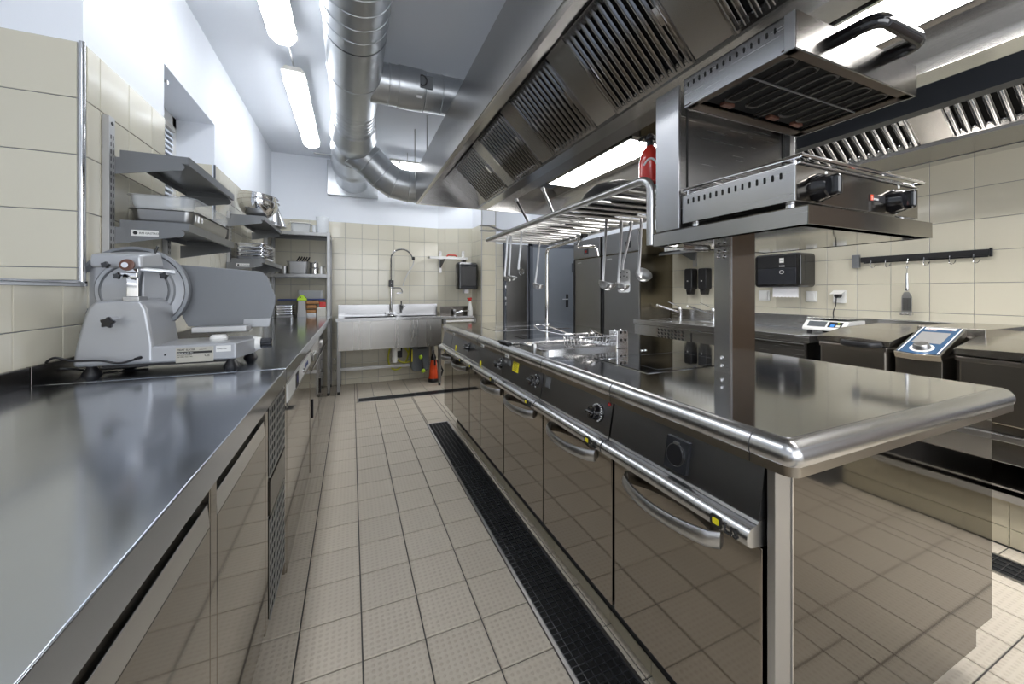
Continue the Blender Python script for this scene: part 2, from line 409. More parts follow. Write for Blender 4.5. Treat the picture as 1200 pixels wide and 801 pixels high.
# left wall tiles
TT = 2.07
zl = [0]+[TT-.2*k for k in range(10, -1, -1)]
zl = [max(0, z) for z in zl]
g = dict(ud=(0, 1, 0), vd=(0, 0, 1))
O = (XL+.0, 0, 0)
ud, vd = (0, -1, 0), (0, 0, 1)                  # ud x vd = -X ... the left wall faces +X
def left_tiles(y0, y1, z0, z1, lim):
    ys = steps(-y1, -y0, .2, -1.92)
    zs = [z for z in steps(z0, z1, .2, TT)]
    # (0,-1,0) x (0,0,1) = (-1,0,0); so use (0,1,0) with flipped v: build with ud=(0,1,0), vd=(0,0,1) -> +X
    lay_tiles(wall_left, (XL+.0012, 0, 0), (0, 1, 0), (0, 0, 1), steps(y0, y1, .2, 1.92), zs, 'wall_tile', limit=lim)
    grout(wall_left, (XL, 0, 0), (0, 1, 0), (0, 0, 1), y0, y1, z0, z1)
left_tiles(1.845, NI0, .95, TT, 40); left_tiles(NI0, NI1, .95, NIZ0, 20); left_tiles(NI1, YB, .6, TT, 60); left_tiles(-1.0, 1.845, .95, 1.205, 12)
# the tiled reveal that faces the camera at the end of the near recess (faces -Y)
lay_tiles(wall_left, (0, 1.83-.0012, 0), (1, 0, 0), (0, 0, 1), steps(-1.75, XL-.012, .3, XL-.012), steps(1.225, TT, .2, TT), 'wall_tile', limit=20)
grout(wall_left, (0, 1.83, 0), (1, 0, 0), (0, 0, 1), -1.75, XL, 1.225, TT)
# tiled cheek of the window recess
lay_tiles(wall_left, (0, NI1-.0012, 0), (1, 0, 0), (0, 0, 1), [XL-.25, XL-.012], steps(NIZ0, TT, .2, TT), 'wall_tile', limit=5)
struct('trim_1', M().cyl((XL-.002, 1.83, 1.22), (XL-.002, 1.83, TT+.004), .009, 12), 'chrome')
struct('trim_2', M().box(-1.75, XL+.012, 1.817, 1.832, 1.205, 1.222).box(-1.75, XL+.012, YN, 1.83, 1.216, 1.222), 'bright_steel', smooth=False)
struct('trim_3', M().box(XL-.004, XL+.006, NI1-.006, NI1+.003, NIZ0, TT), 'frame_grey', smooth=False)
# back wall tiles
lay_tiles(wall_back, (0, YB-.0012, 0), (1, 0, 0), (0, 0, 1), steps(-.30, 1.11, .2, .124), steps(0, TT, .2, TT), 'wall_tile', limit=90)
lay_tiles(wall_back, (0, YB-.0012, 0), (1, 0, 0), (0, 0, 1), steps(XL, -.30, .2, .124), steps(.6, TT, .2, TT), 'dark_wall_tile', limit=24)  # shade behind the rack is put into this darker tile colour
grout(wall_back, (0, YB, 0), (1, 0, 0), (0, 0, 1), XL, 1.11, 0, TT)
def face(p, q, us, m='wall_tile', z0=.0, zt=TT, lim=40):
    p = Vector((*p, 0)); q = Vector((*q, 0)); ud = (q-p).normalized(); L_ = (q-p).length; n = ud.cross(Vector((0, 0, 1)))
    lay_tiles(wall_back, p+n*.0012, ud, (0, 0, 1), [u for u in us if u < L_]+[L_], steps(z0, zt, .2, TT), m, limit=lim)
    grout(wall_back, p, ud, (0, 0, 1), 0, L_, z0, zt)
face((1.11, YB), (1.55, 5.05), [0, .105, .29]); face((1.55, 5.05), (1.575, 4.70), [0, .17]); face((1.575, 4.70), (1.77, 4.70), [0])
struct('trim_4', M().cyl((1.575, 4.70, 0), (1.575, 4.70, 2.35), .007, 8).cyl((1.77, 4.70, 0), (1.77, 4.70, 2.35), .007, 8), 'satin')
# corridor wall with door and lift panel
lay_tiles(wall_corridor, (0, YC-.0012, 0), (1, 0, 0), (0, 0, 1), steps(1.77, XR2, .2, 2.44), steps(.22, 2.02, .2, 2.02), 'wall_tile', limit=60,
    keep=lambda u, v: not (2.46 < u < 2.9) and not (2.93 < u < 3.92))
grout(wall_corridor, (0, YC, 0), (1, 0, 0), (0, 0, 1), 1.77, XR2, 0, 2.02)
dr = struct('door_1', M().box(2.99, 3.86, YC-.05, YC-.012, .01, 2.0), 'door_grey', bevel=.004)
M().box(2.925, 2.985, YC-.07, YC, 0, 2.06).box(3.865, 3.92, YC-.07, YC, 0, 2.06).box(2.925, 3.92, YC-.07, YC, 2.0, 2.06).build('door_frame', 'frame_grey', dr, smooth=False)
hd = M().tube(bend([(3.70, YC-.05, 1.05), (3.70, YC-.10, 1.05), (3.57, YC-.10, 1.05)], .02), .011, 8)
hd.build('door_handle', 'chrome', dr); M().box(3.675, 3.725, YC-.06, YC-.05, .90, 1.14).build('handle_plate', 'black', dr, bevel=.004)
M().box(3.80, 3.86, YC-.075, YC-.05, 1.55, 1.72).build('hinge', 'frame_grey', dr, bevel=.004)
lp = struct('door_2', M().box(2.48, 2.88, YC-.045, YC-.006, .01, 2.02), 'fridge_steel', bevel=.004)
M().box(2.44, 2.475, YC-.05, YC, 0, 2.04).build('door_frame', 'frame_grey', lp)
for z in (.95, 1.25, 1.05): M().box(2.448, 2.47, YC-.06, YC-.05, z, z+.05).build('button', 'chrome', lp)
# right wall tiles: lines at 1.042 + .2k
lay_tiles(wall_right, (XR-.0012, 0, 0), (0, -1, 0), (0, 0, 1), [-y for y in steps(-.4, 3.46, .2, 1.635)[::-1]], steps(.86, 2.045, .2, 1.042), 'wall_tile', limit=110)
lay_tiles(wall_right, (XR-.0012, 0, 0), (0, -1, 0), (0, 0, 1), [-y for y in steps(-.4, 2.2, .2, 1.635)[::-1]], [0, .1, .25], 'skirt_tile', limit=20)
grout(wall_right, (XR, 0, 0), (0, -1, 0), (0, 0, 1), -3.46, .4, 0, 2.045)
# unseen brown door, added in the right wall for the steel fronts to mirror
d3 = struct('added_door', M().box(XR-.05, XR-.008, -1.55, -.50, .01, 2.04), 'door_brown', bevel=.004)
M().box(XR-.07, XR, -.50, -.43, 0, 2.11).box(XR-.07, XR, -1.62, -1.55, 0, 2.11).box(XR-.07, XR, -1.62, -.43, 2.04, 2.11).build('door_frame', 'frame_grey', d3, smooth=False)
# added window frame behind the camera, built round the fill light
win2 = struct('added_window', M().box(-.55, 2.75, YN, YN+.06, .94, 1.0).box(-.55, 2.75, YN, YN+.06, 2.5, 2.56).box(-.55, -.5, YN, YN+.06, .94, 2.56).box(2.7, 2.75, YN, YN+.06, .94, 2.56).box(1.07, 1.13, YN, YN+.06, .94, 2.56), 'white_plastic')
# window in the recess of the left wall
wx = XL-.26
win = struct('window_1', M().box(wx, wx+.05, NI0, NI0+.06, NIZ0, NIZ1).box(wx, wx+.05, NI1-.06, NI1, NIZ0, NIZ1).box(wx, wx+.05, NI0, NI1, NIZ1-.09, NIZ1).box(wx, wx+.05, NI0, NI1, NIZ0, NIZ0+.06), 'white_plastic', bevel=.004)
M().box(wx+.01, wx+.014, NI0+.05, NI1-.05, NIZ0+.05, NIZ1-.08).build('pane', 'clear', win, smooth=False)
nb = 17
M().box(wx+.016, wx+.02, NI0+.05, NI1-.05, NIZ0+.05, NIZ1-.08).build('backing', 'grey_paint', win, smooth=False)  # grey sheet added to darken the gaps between the slats
for i in range(nb):
    z = NIZ0+.07+(NIZ1-NIZ0-.19)*i/(nb-1)
    M().add([(wx+.035, NI0+.07, z+.004), (wx+.058, NI0+.07, z-.006), (wx+.058, NI1-.07, z-.006), (wx+.035, NI1-.07, z+.004),
        (wx+.035, NI0+.07, z-.009), (wx+.058, NI0+.07, z-.019), (wx+.058, NI1-.07, z-.019), (wx+.035, NI1-.07, z-.009)],
        [(0,1,2,3),(7,6,5,4),(0,4,5,1),(1,5,6,2),(2,6,7,3),(3,7,4,0)]).build('slat', 'blind', win, smooth=False)
M().box(wx+.03, wx+.07, NI0+.06, NI1-.06, NIZ1-.115, NIZ1-.085).build('blind_rail', 'cream', win, bevel=.003)
ot = M().tube(bend([(XL-.02, 2.56, 2.30), (XL-.10, 2.56, 2.30), (XL-.18, 2.66, 2.25)], .03), .010, 8)
tag(ot.build('window_opener', 'satin'), 'bent satin metal opener arm high in the window recess', 'window opener')

# ---------------------------------------------------------------- floor drains
def drain(x0, x1, y0, y1, label, along, sections, cell):
    d = thing('floor_drain', label, 'drain', ((x0+x1)/2, (y0+y1)/2, 0), 'stainless floor drains with dark grates')
    fw = .012
    M().box(x0, x1, y0, y0+fw, -.03, .003).box(x0, x1, y1-fw, y1, -.03, .003).box(x0, x0+fw, y0, y1, -.03, .003).box(x1-fw, x1, y0, y1, -.03, .003).build('frame', 'satin', d, smooth=False)
    M().box(x0, x1, y0, y1, -.0049, -.0035).build('channel', 'hole', d, smooth=False)
    a0, a1 = (y0+fw, y1-fw) if along == 'y' else (x0+fw, x1-fw)
    for k in range(sections):
        s0 = a0+(a1-a0)*k/sections+.002; s1 = a0+(a1-a0)*(k+1)/sections-.002
        g = M(); bx = lambda u0, u1, v0, v1, z0, z1: g.box(v0, v1, u0, u1, z0, z1) if along == 'y' else g.box(u0, u1, v0, v1, z0, z1)
        v0, v1 = (x0+fw, x1-fw) if along == 'y' else (y0+fw, y1-fw)
        bx(s0, s0+.005, v0, v1, -.004, .0025); bx(s1-.005, s1, v0, v1, -.004, .0025); bx(s0, s1, v0, v0+.004, -.004, .0025); bx(s0, s1, v1-.004, v1, -.004, .0025)
        n = max(1, int((s1-s0)/cell)); mm = max(1, int((v1-v0)/cell))
        for i in range(1, n): c = s0+(s1-s0)*i/n; bx(c-.0011, c+.0011, v0, v1, -.004, .001)
        for i in range(1, mm): c = v0+(v1-v0)*i/mm; bx(s0, s1, c-.0016, c+.0016, -.004, .002)
        tag(g.build('grate', 'frame_steel', d, smooth=False), kind='stuff')
mat('frame_steel', (.17, .175, .19), metal=.9, rough=.35)
drain(*D1, 'long dark floor drain running in front of the cooking island doors', 'y', 5, .0245)
drain(*D2, 'short floor drain across the floor in front of the big sink', 'x', 3, .02)
drain(*D3, 'floor drain on the right behind the island end, by the tiled plinth', 'y', 3, .035)

# ---------------------------------------------------------------- ceiling lamps
def lamp(x, y0, y1, z, label, along='y', group='slim ceiling tube lamps'):
    c = ((x, (y0+y1)/2, z+.08) if along == 'y' else ((y0+y1)/2, x, z+.08))
    t = thing('ceiling_lamp', label, 'lamp', c, group)
    def sw(p): return p if along == 'y' else (p[1], p[0], p[2])
    prof = [(x-.075, z+.055), (x-.07, z+.018), (x-.04, z), (x+.04, z), (x+.07, z+.018), (x+.075, z+.055)]
    ax = 'y' if along == 'y' else 'x'
    m1 = M()
    sec = []
    for yy, s in ((y0, .72), (y0+.05, 1), (y1-.05, 1), (y1, .72)):
        sec.append([sw((x+(p[0]-x)*s, yy, p[1]+(0 if s == 1 else .008))) for p in prof])
    n = len(prof); vs = [v for r in sec for v in r]
    fs = [tuple(range(n)), tuple(range(3*n, 4*n))]+[(i*n+j, i*n+(j+1) % n, (i+1)*n+(j+1) % n, (i+1)*n+j) for i in range(3) for j in range(n)]
    m1.add(vs, fs).build('diffuser', 'tube_light', t)
    m2 = M(); pr2 = [(x-.078, z+.056), (x+.078, z+.056), (x+.05, z+.09), (x-.05, z+.09)]
    if along == 'y': m2.prism(pr2, 'y', y0-.01, y1+.01)
    else: m2.add([(y0-.01, p[0], p[1]) for p in pr2]+[(y1+.01, p[0], p[1]) for p in pr2], [(0,1,2,3),(7,6,5,4)]+[(i, (i+1) % 4, 4+(i+1) % 4, 4+i) for i in range(4)])
    m2.build('housing', 'cream', t, bevel=.004)
    for yy in (y0+.2, y1-.2): M().cyl(sw((x, yy, z+.09)), sw((x, yy, ZC)), .004, 6).build('hanger', 'satin', t)
    for k in range(5):
        yy = y0+.1+(y1-y0-.2)*k/4
        for s in (-1, 1): M().box(*([x+s*.079-.004, x+s*.079+.004, yy-.012, yy+.012] if along == 'y' else [yy-.012, yy+.012, x+s*.079-.004, x+s*.079+.004]), z+.03, z+.062).build('clip', 'satin', t)
    return t
lamp(-.385, 3.08, 4.50, 2.70, 'tube lamp hanging over the left worktop, the farther of two')
lamp(-.385, 1.27, 2.69, 2.70, 'tube lamp hanging over the left worktop, the nearer of two')
lamp(4.66, .42, 1.82, 2.66, 'tube lamp glowing behind the duct elbow by the back wall', 'x')
for i, (x, y0) in enumerate(((-.385, -.55), (2.28, -1.2), (2.28, .35), (2.28, 3.9), (3.3, 4.4))):
    pass
tag(M().tube([(-.385, 2.6, 2.82), (-.385, 3.2, 2.82)], .008, 8).build('cable_conduit', 'satin'), 'thin grey conduit joining the two left tube lamps', 'conduit')
tag(M().tube([(-.38, 4.62, 2.70), (.25, 4.62, 2.70)], .008, 8).build('cable_conduit', 'satin'), 'thin grey conduit from the far tube lamp to the duct', 'conduit')
tag(M().box(.26, 1.7, 4.95, 4.99, 2.50, 2.525).build('cable_tray', 'satin'), 'narrow cable tray on the white wall behind the duct elbow', 'tray')
lamp2 = lamp(2.28, -.9, .5, 2.72, 'added tube lamp over the right aisle, the nearer one', group='added tube lamps out of view')  # unseen lamps added to brighten the room and what the steel reflects
dup(lamp2, (2.28, 3.4, 2.80), 'added tube lamp over the right aisle, the farther one')
dup(lamp2, (3.1, 5.0, 2.80), 'unseen tube lamp in the corridor before the grey door')
dup(lamp2, (-.385, -.6, 2.80), 'added tube lamp over the left worktop behind the camera')

# ---------------------------------------------------------------- ventilation duct
def spiral(name, p0, p1, r, parent, pitch=.11, m='galvanised', n=40):
    p0 = Vector(p0); p1 = Vector(p1); L_ = (p1-p0).length; k = max(1, int(L_/pitch)); prof = []
    for i in range(k+1):
        h = L_*i/k
        if i: prof.append((r, h-.0045))
        if 0 < i < k: prof += [(r+.0035, h-.002), (r+.0035, h+.002)]
        if i < k: prof.append((r, h+.0045))
    s = M().lathe(prof, p0, p1-p0, n)
    return s.build(name, m, parent)
DX, DZ, DR = .02, 2.655, .165
duct = thing('ventilation_duct', 'large galvanised spiral duct running under the white ceiling', 'duct', (DX, 3, DZ+DR))
spiral('duct_run', (DX, -1.8, DZ), (DX, 2.25, DZ), DR, duct, .105)
spiral('saddle', (DX, 2.25, DZ), (DX, 3.12, DZ), DR+.002, duct, .29)
spiral('duct_run', (DX, 3.12, DZ), (DX, 3.55, DZ), DR, duct, .07)
M().lathe([(DR, 0), (DR+.012, .01), (.20, .22), (.205, .26), (.20, .30), (.165, .52), (.165, .6)], (DX, 3.5, DZ), (0, 1, 0), 40).build('reducer', 'galvanised', duct)
M().lathe([(.166, 0), (.18, .03), (.215, .10), (.215, .5), (.235, .55), (.235, .62), (.215, .66), (.215, 1.2)], (DX, 4.06, DZ), (0, 1, 0), 40).build('duct_end', 'galvanised', duct)
q = M().box(DX-.30, DX+.30, 5.20, 5.245, 2.40, 2.835)
q.build('wall_plate', 'galvanised', duct, bevel=.006)
# first branch to the hood, level, along +X
br = spiral('branch', (DX+.10, 2.80, DZ), (1.1, 2.80, DZ), .135, duct, .12)
M().lathe([(.138, 0), (.141, .005), (.141, .17), (.138, .18)], (.30, 2.80, DZ), (1, 0, 0), 32).build('coupling', 'galvanised', duct)
M().box(.44, .53, 2.655, 2.664, 2.61, 2.70).build('damper_plate', 'grey_paint', duct, bevel=.003)
M().tube([(.455+.03*math.cos(a), 2.645, 2.655+.035*math.sin(a)) for a in [k*PI/6 for k in range(-4, 5)]], .004, 6).build('damper_handle', 'black', duct)
M().box(.42, .46, 2.690, 2.694, 2.55, 2.59).build('duct_label', 'sticker', duct)
# second branch: mitred elbow going down then level
el = M()
def mitre(pts, r, n=32, rib=.004):
    m_ = M(); P_ = [Vector(p) for p in pts]; out = []
    for i in range(len(P_)):
        out.append(P_[i])
    m_.tube(out, r, n, rs=[r]*len(out)); return m_
bp = [(.02, 4.10, 2.62), (.16, 4.15, 2.54), (.30, 4.18, 2.42), (.42, 4.2, 2.35), (.56, 4.2, 2.33), (1.15, 4.2, 2.33)]
mitre(bp, .165).build('elbow', 'galvanised', duct)
for i, (p, qn) in enumerate(zip(bp[1:-1], bp[2:])):
    p = Vector(p); a_ = (Vector(qn)-Vector(bp[i])).normalized()
    M().lathe([(.166, -.006), (.171, -.003), (.171, .003), (.166, .006)], p, a_, 32).build('seam', 'galvanised', duct)
for xx in (.64, .70, .76): M().lathe([(.166, -.006), (.173, -.002), (.173, .002), (.166, .006)], (xx, 4.2, 2.33), (1, 0, 0), 32).build('seam', 'galvanised', duct)
for i, (x, y) in enumerate(((.60, 3.95), (.66, 3.6))):
    t = tag(M().cyl((x, y, 2.36), (x, y, ZC), .006, 8).build('threaded_rod', 'satin'), ['thin threaded rod from the ceiling behind the level branch duct, left of two', 'thin threaded rod from the ceiling by the hood edge, right of two'][i], 'rod', 'threaded rods holding the hood')

# ---------------------------------------------------------------- island hood
HZ0, HZ1 = 2.04, 2.355
HY0, HY1 = -.75, 3.72
def baffle_filter(parent, a, b, y0, y1, n=11, name='grease_filter'):
    """a: top (x,z), b: bottom (x,z) of the slope; slots run down the slope"""
    A = Vector((a[0], 0, a[1])); B = Vector((b[0], 0, b[1])); dn = (B-A).normalized(); L_ = (B-A).length
    nn = Vector((0, 1, 0)).cross(dn)
    if nn.z > 0: nn = -nn                        # faces down
    def P_(s, y, h): return A+dn*s+Vector((0, y, 0))+nn*h
    def slab(m_, s0, s1, ya, yb, h0, h1):
        m_.add([P_(s, y, h) for h in (h0, h1) for s, y in ((s0, ya), (s1, ya), (s1, yb), (s0, yb))], [(0,1,2,3),(7,6,5,4)]+[(i, (i+1) % 4, 4+(i+1) % 4, 4+i) for i in range(4)])
    base = M(); slab(base, 0, L_, y0, y1, -.012, -.008)
    f = base.build(name, 'hole', parent, smooth=False)
    fr = M(); slab(fr, 0, .03, y0, y1, -.008, .004); slab(fr, L_-.03, L_, y0, y1, -.008, .004)
    slab(fr, 0, L_, y0, y0+.012, -.008, .004); slab(fr, 0, L_, y1-.012, y1, -.008, .004)
    fr.build('filter_frame', 'baffle', f, smooth=False)
    pitch = (y1-y0-.02)/n
    for i in range(n+1):
        yc = y0+.01+pitch*i; r_ = pitch*.31
        if i in (0, n): yc += (r_*.6 if i == 0 else -r_*.6)
        prof = [(-r_, -.004), (-r_*.9, .003), (-r_*.5, .0075), (0, .009), (r_*.5, .0075), (r_*.9, .003), (r_, -.004)]
        m_ = M(); k = len(prof)
        m_.add([P_(.012, yc+p, h) for p, h in prof]+[P_(L_-.012, yc+p, h) for p, h in prof], [(j, j+1, k+j+1, k+j) for j in range(k-1)]+[tuple(range(k)), tuple(range(k, 2*k))[::-1]])
        m_.build('baffle', 'baffle', f)
    for i in range(n):                           # rounded slot ends
        yc = y0+.01+pitch*(i+.5)
        for s in (.03, L_-.03):
            M_ = M().lathe([(pitch*.17, .001), (pitch*.23, .007), (pitch*.29, .001)], P_(s, yc, 0), nn, 10)
            M_.build('slot_rim', 'baffle', f)
    for yy in (y0+pitch*.5, y1-pitch*.5):
        h_ = M(); slab(h_, L_*.42, L_*.58, yy-.009, yy+.009, .008, .015); h_.build('filter_handle', 'chrome', f, smooth=False)
    return f
hood = thing('island_hood', 'long stainless extraction hood with baffle filters over the cooking island', 'hood', (1.31, 1.5, HZ1))
M().sheet([(.60, HZ0), (.573, HZ0), (.573, HZ1)], 'y', HY0, HY1, .003).build('front_panel', 'hood_steel', hood, smooth=False)
M().box(.575, .578, HY0, HY1, HZ0-.004, HZ0+.0).build('rim_edge', 'chrome', hood, smooth=False)
M().box(.573, 2.18, HY0, HY1, HZ1, HZ1+.004).build('top_panel', 'hood_steel', hood, smooth=False)
M().prism([(.573, HZ0), (1.25, HZ0), (2.18, HZ0), (2.18, HZ1), (.573, HZ1)], 'y', HY1, HY1+.004).build('end_panel', 'hood_steel', hood, smooth=False)
M().prism([(.573, HZ0), (2.18, HZ0), (2.18, HZ1), (.573, HZ1)], 'y', HY0-.004, HY0).build('end_panel', 'hood_steel', hood, smooth=False)
M().box(.573, 2.18, HY1-.03, HY1, HZ0-.003, HZ0).build('end_rim', 'bright_steel', hood, smooth=False)
FA, FB = (.884, HZ1-.01), (1.197, HZ0+.012)
fy = [(-.815+.615*k, -.35+.615*k) for k in range(0, 7)]
fy = [(a+.03, b_+.03) for a, b_ in fy]
fy = [(-.20, .26), (.415, .875), (1.03, 1.49), (1.65, 2.11), (2.27, 2.735), (2.89, 3.42)]
edges_ = [HY0]+[e for p in fy for e in p]+[HY1]
for a, b_ in zip(edges_[::2], edges_[1::2]):
    M().prism([(FA[0], FA[1]), (FB[0], FB[1]), (FB[0]+.004, FB[1]+.004), (FA[0]+.004, FA[1]+.004)], 'y', a, b_).build('blank_panel', 'hood_steel', hood, smooth=False)
for a, b_ in fy: baffle_filter(hood, FA, FB, a, b_)
M().sheet([(FB[0]-.005, HZ0+.02), (FB[0], HZ0), (1.29, HZ0), (1.292, HZ0+.10), (1.33, 2.185)], 'y', HY0, HY1, .003).build('gutter', 'bright_steel', hood, smooth=False)
M().sheet([(1.292, 2.16), (1.36, 2.187), (1.64, 2.187)], 'y', HY0, HY1, .003).build('light_cove', 'hood_steel', hood)
M().box(1.64, 1.97, HY0, HY1, 2.187, 2.190).build('lamp_panel', 'panel_steel', hood, smooth=False)
M().sheet([(1.97, 2.188), (2.00, 2.18), (2.03, 2.14), (2.05, 2.09), (2.055, HZ0)], 'y', HY0, HY1, .003).build('side_cove', 'hood_steel', hood)
M().sheet([(2.055, HZ0+.03), (2.055, HZ0), (2.18, HZ0), (2.18, HZ1)], 'y', HY0, HY1, .003).build('right_rim', 'bright_steel', hood, smooth=False)
for y0, y1 in ((1.95, 3.05), (-.32, .82)):
    hl = M().box(1.672, 1.945, y0, y1, 2.180, 2.186).build('hood_lamp', 'hood_light', hood, smooth=False)
    M().box(1.655, 1.672, y0-.02, y1+.02, 2.178, 2.187).box(1.945, 1.962, y0-.02, y1+.02, 2.178, 2.187).box(1.655, 1.962, y0-.02, y0, 2.178, 2.187).box(1.655, 1.962, y1, y1+.02, 2.178, 2.187).build('lamp_frame', 'bright_steel', hl, smooth=False)
# ---------------------------------------------------------------- wall hood on the right
h2 = thing('wall_hood', 'stainless extraction hood with baffle filters along the right wall', 'hood', (3.05, 1.0, HZ1))
H2A, H2B = -.75, 2.0
M().sheet([(2.53, HZ0), (2.46, HZ0), (2.46, 2.5)], 'y', H2A, H2B, .003).build('front_panel', 'shaded_panel' if 'shaded_panel' in MATS else 'old_steel', h2, smooth=False)  # stainless front in shade, with the shade put into its dark colour
M().box(2.46, 3.60, H2A, H2B, 2.5, 2.504).build('top_panel', 'hood_steel', h2, smooth=False)
M().prism([(2.46, HZ0), (3.60, HZ0), (3.60, 2.5), (2.46, 2.5)], 'y', H2B, H2B+.004).build('end_panel', 'hood_steel', h2, smooth=False)
G2A, G2B = (2.80, 2.34), (3.14, HZ0+.02)
f2 = [(-.25, .26), (.42, .93), (1.10, 1.61)]
f2 = []
for xa, xb in ((960, 1080), (1118, 1290)):
    ya = px(xa, 200, 3.14).y
q0 = px(1079, 175, 3.14).y; q1 = px(1118, 165, 3.14).y
f2 = [(q0, q0+.62), (q1-.62, q1)]
for a, b_ in ((H2A, f2[1][0]), (f2[1][1], f2[0][0]), (f2[0][1], H2B)):
    M().prism([G2A, G2B, (G2B[0]+.004, G2B[1]+.004), (G2A[0]+.004, G2A[1]+.004)], 'y', a, b_).build('blank_panel', 'hood_steel', h2, smooth=False)
for a, b_ in f2: baffle_filter(h2, G2A, G2B, a, b_, 12)
M().sheet([(3.135, HZ0+.03), (3.14, HZ0), (3.50, HZ0)], 'y', H2A, H2B, .003).build('gutter', 'hood_steel', h2, smooth=False)
M().box(3.50, 3.612, H2A, H2B, HZ0-.006, HZ0+.02).build('wall_rim', 'bright_steel', h2, smooth=False)

for y0, y1 in ((-.5, .6), (.85, 1.95)):  # unseen lamps added inside this hood to brighten the right wall
    hl = M().box(2.56, 2.74, y0, y1, 2.478, 2.486).build('hood_lamp', 'hood_light', h2, smooth=False)
    M().box(2.54, 2.76, y0-.02, y1+.02, 2.484, 2.499).build('lamp_frame', 'bright_steel', hl, smooth=False)
# ================================================================ LEFT SIDE
WZ, WX = .91, -.216                             # worktop height, worktop front edge
def worktop(y0, y1, label, m='worktop_steel'):
    t = thing('worktop', label, 'worktop', (-.55, (y0+y1)/2, WZ-.055), 'stainless worktops along the left wall')
    M().box(XL+.02, WX, y0, y1, WZ-.055, WZ).build('top', m, t, bevel=.0025)
    M().box(XL+.006, XL+.02, y0, y1, WZ-.055, WZ+.055).build('backsplash', 'dark_steel', t, bevel=.002)
    return t
worktop(-1.3, 1.556, 'scratched stainless worktop nearest the camera, in front of the slicer seam')
worktop(1.562, 4.72, 'stainless worktop beyond the seam, carrying the slicer')
FX = -.24
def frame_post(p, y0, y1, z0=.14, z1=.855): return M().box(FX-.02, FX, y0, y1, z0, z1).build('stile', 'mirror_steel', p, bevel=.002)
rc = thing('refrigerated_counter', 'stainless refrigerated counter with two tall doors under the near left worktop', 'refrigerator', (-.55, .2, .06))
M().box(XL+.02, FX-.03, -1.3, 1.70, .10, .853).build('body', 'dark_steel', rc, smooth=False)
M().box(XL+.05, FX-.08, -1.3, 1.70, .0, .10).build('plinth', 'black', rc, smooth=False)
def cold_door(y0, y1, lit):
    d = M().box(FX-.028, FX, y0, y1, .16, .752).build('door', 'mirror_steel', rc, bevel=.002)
    M().prism([(FX, .752), (FX-.003, .795), (FX-.022, .795), (FX-.030, .76), (FX-.03, .752)], 'y', y0, y1).build('handle', 'bright_steel', d, bevel=.001)
    return d
cold_door(.01, .855, 0); cold_door(.897, 1.338, 1); cold_door(-1.2, -.04, 0)
frame_post(rc, .858, .894); frame_post(rc, -.037, .007); frame_post(rc, 1.341, 1.378)
M().box(FX-.02, FX, -1.3, 1.70, .838, .854).build('top_rail', 'mirror_steel', rc, smooth=False)
# compressor compartment: two louvred grilles with a dark control strip between them
def grille(p, x, y0, y1, z0, z1, ny, nz, name='grille'):
    g = M().box(x-.004, x-.001, y0, y1, z0, z1).build(name, 'hole', p, smooth=False)
    m_ = M(); a = .5
    for i in range(ny+1):
        y = y0+(y1-y0)*i/ny; m_.box(x-.002, x, y-.0022, y+.0022, z0, z1)
    for i in range(nz+1):
        z = z0+(z1-z0)*i/nz; m_.box(x-.002, x+.0012, y0, y1, z-.0035, z+.0035)
    tag(m_.build('mesh', 'satin', g, smooth=False), kind='stuff'); return g
cp = M().box(FX-.028, FX-.002, 1.382, 1.70, .13, .83).build('compressor_panel', 'mirror_steel', rc, bevel=.002)
grille(cp, FX+.002, 1.395, 1.675, .60, .815, 9, 7); grille(cp, FX+.002, 1.395, 1.675, .15, .46, 9, 9)
cs = M().box(FX-.002, FX+.004, 1.395, 1.685, .475, .585).build('control_strip', 'dark_steel', cp, bevel=.001)
frame_post(rc, 1.70, 1.742, .08)
# undercounter fridge with white strip
uf = thing('undercounter_fridge', 'undercounter fridge with white control strip and blue display, below the slicer', 'refrigerator', (-.55, 2.2, .0))
M().box(XL+.02, FX-.03, 1.75, 2.655, .03, .853).build('body', 'dark_steel', uf, smooth=False)
M().box(FX-.028, FX, 1.752, 2.652, .05, .715).build('door', 'mirror_steel', uf, bevel=.002)
M().prism([(FX, .715), (FX+.004, .725), (FX+.004, .735), (FX-.02, .735), (FX-.02, .715)], 'y', 1.752, 2.652).build('door_lip', 'bright_steel', uf)
fs_ = M().box(FX-.028, FX+.004, 1.752, 2.652, .737, .812).build('control_strip', 'white_plastic', uf, bevel=.002)
M().box(FX+.003, FX+.006, 1.98, 2.07, .742, .808).build('display', 'black', fs_); M().box(FX+.0055, FX+.0065, 2.01, 2.05, .762, .792).build('display_light', 'blue_display', fs_)
M().cyl((FX+.004, 2.25, .772), (FX+.012, 2.25, .772), .012, 14).build('lock', 'chrome', fs_)
text('lettering', 'LIEBHERR', .035, (FX+.0045, 2.36, .762), (0, 1, 0), (0, 0, 1), 'blue', fs_)
M().box(FX-.02, FX+.002, 2.66, 2.70, .05, .853).build('filler', 'mirror_steel', uf, smooth=False)
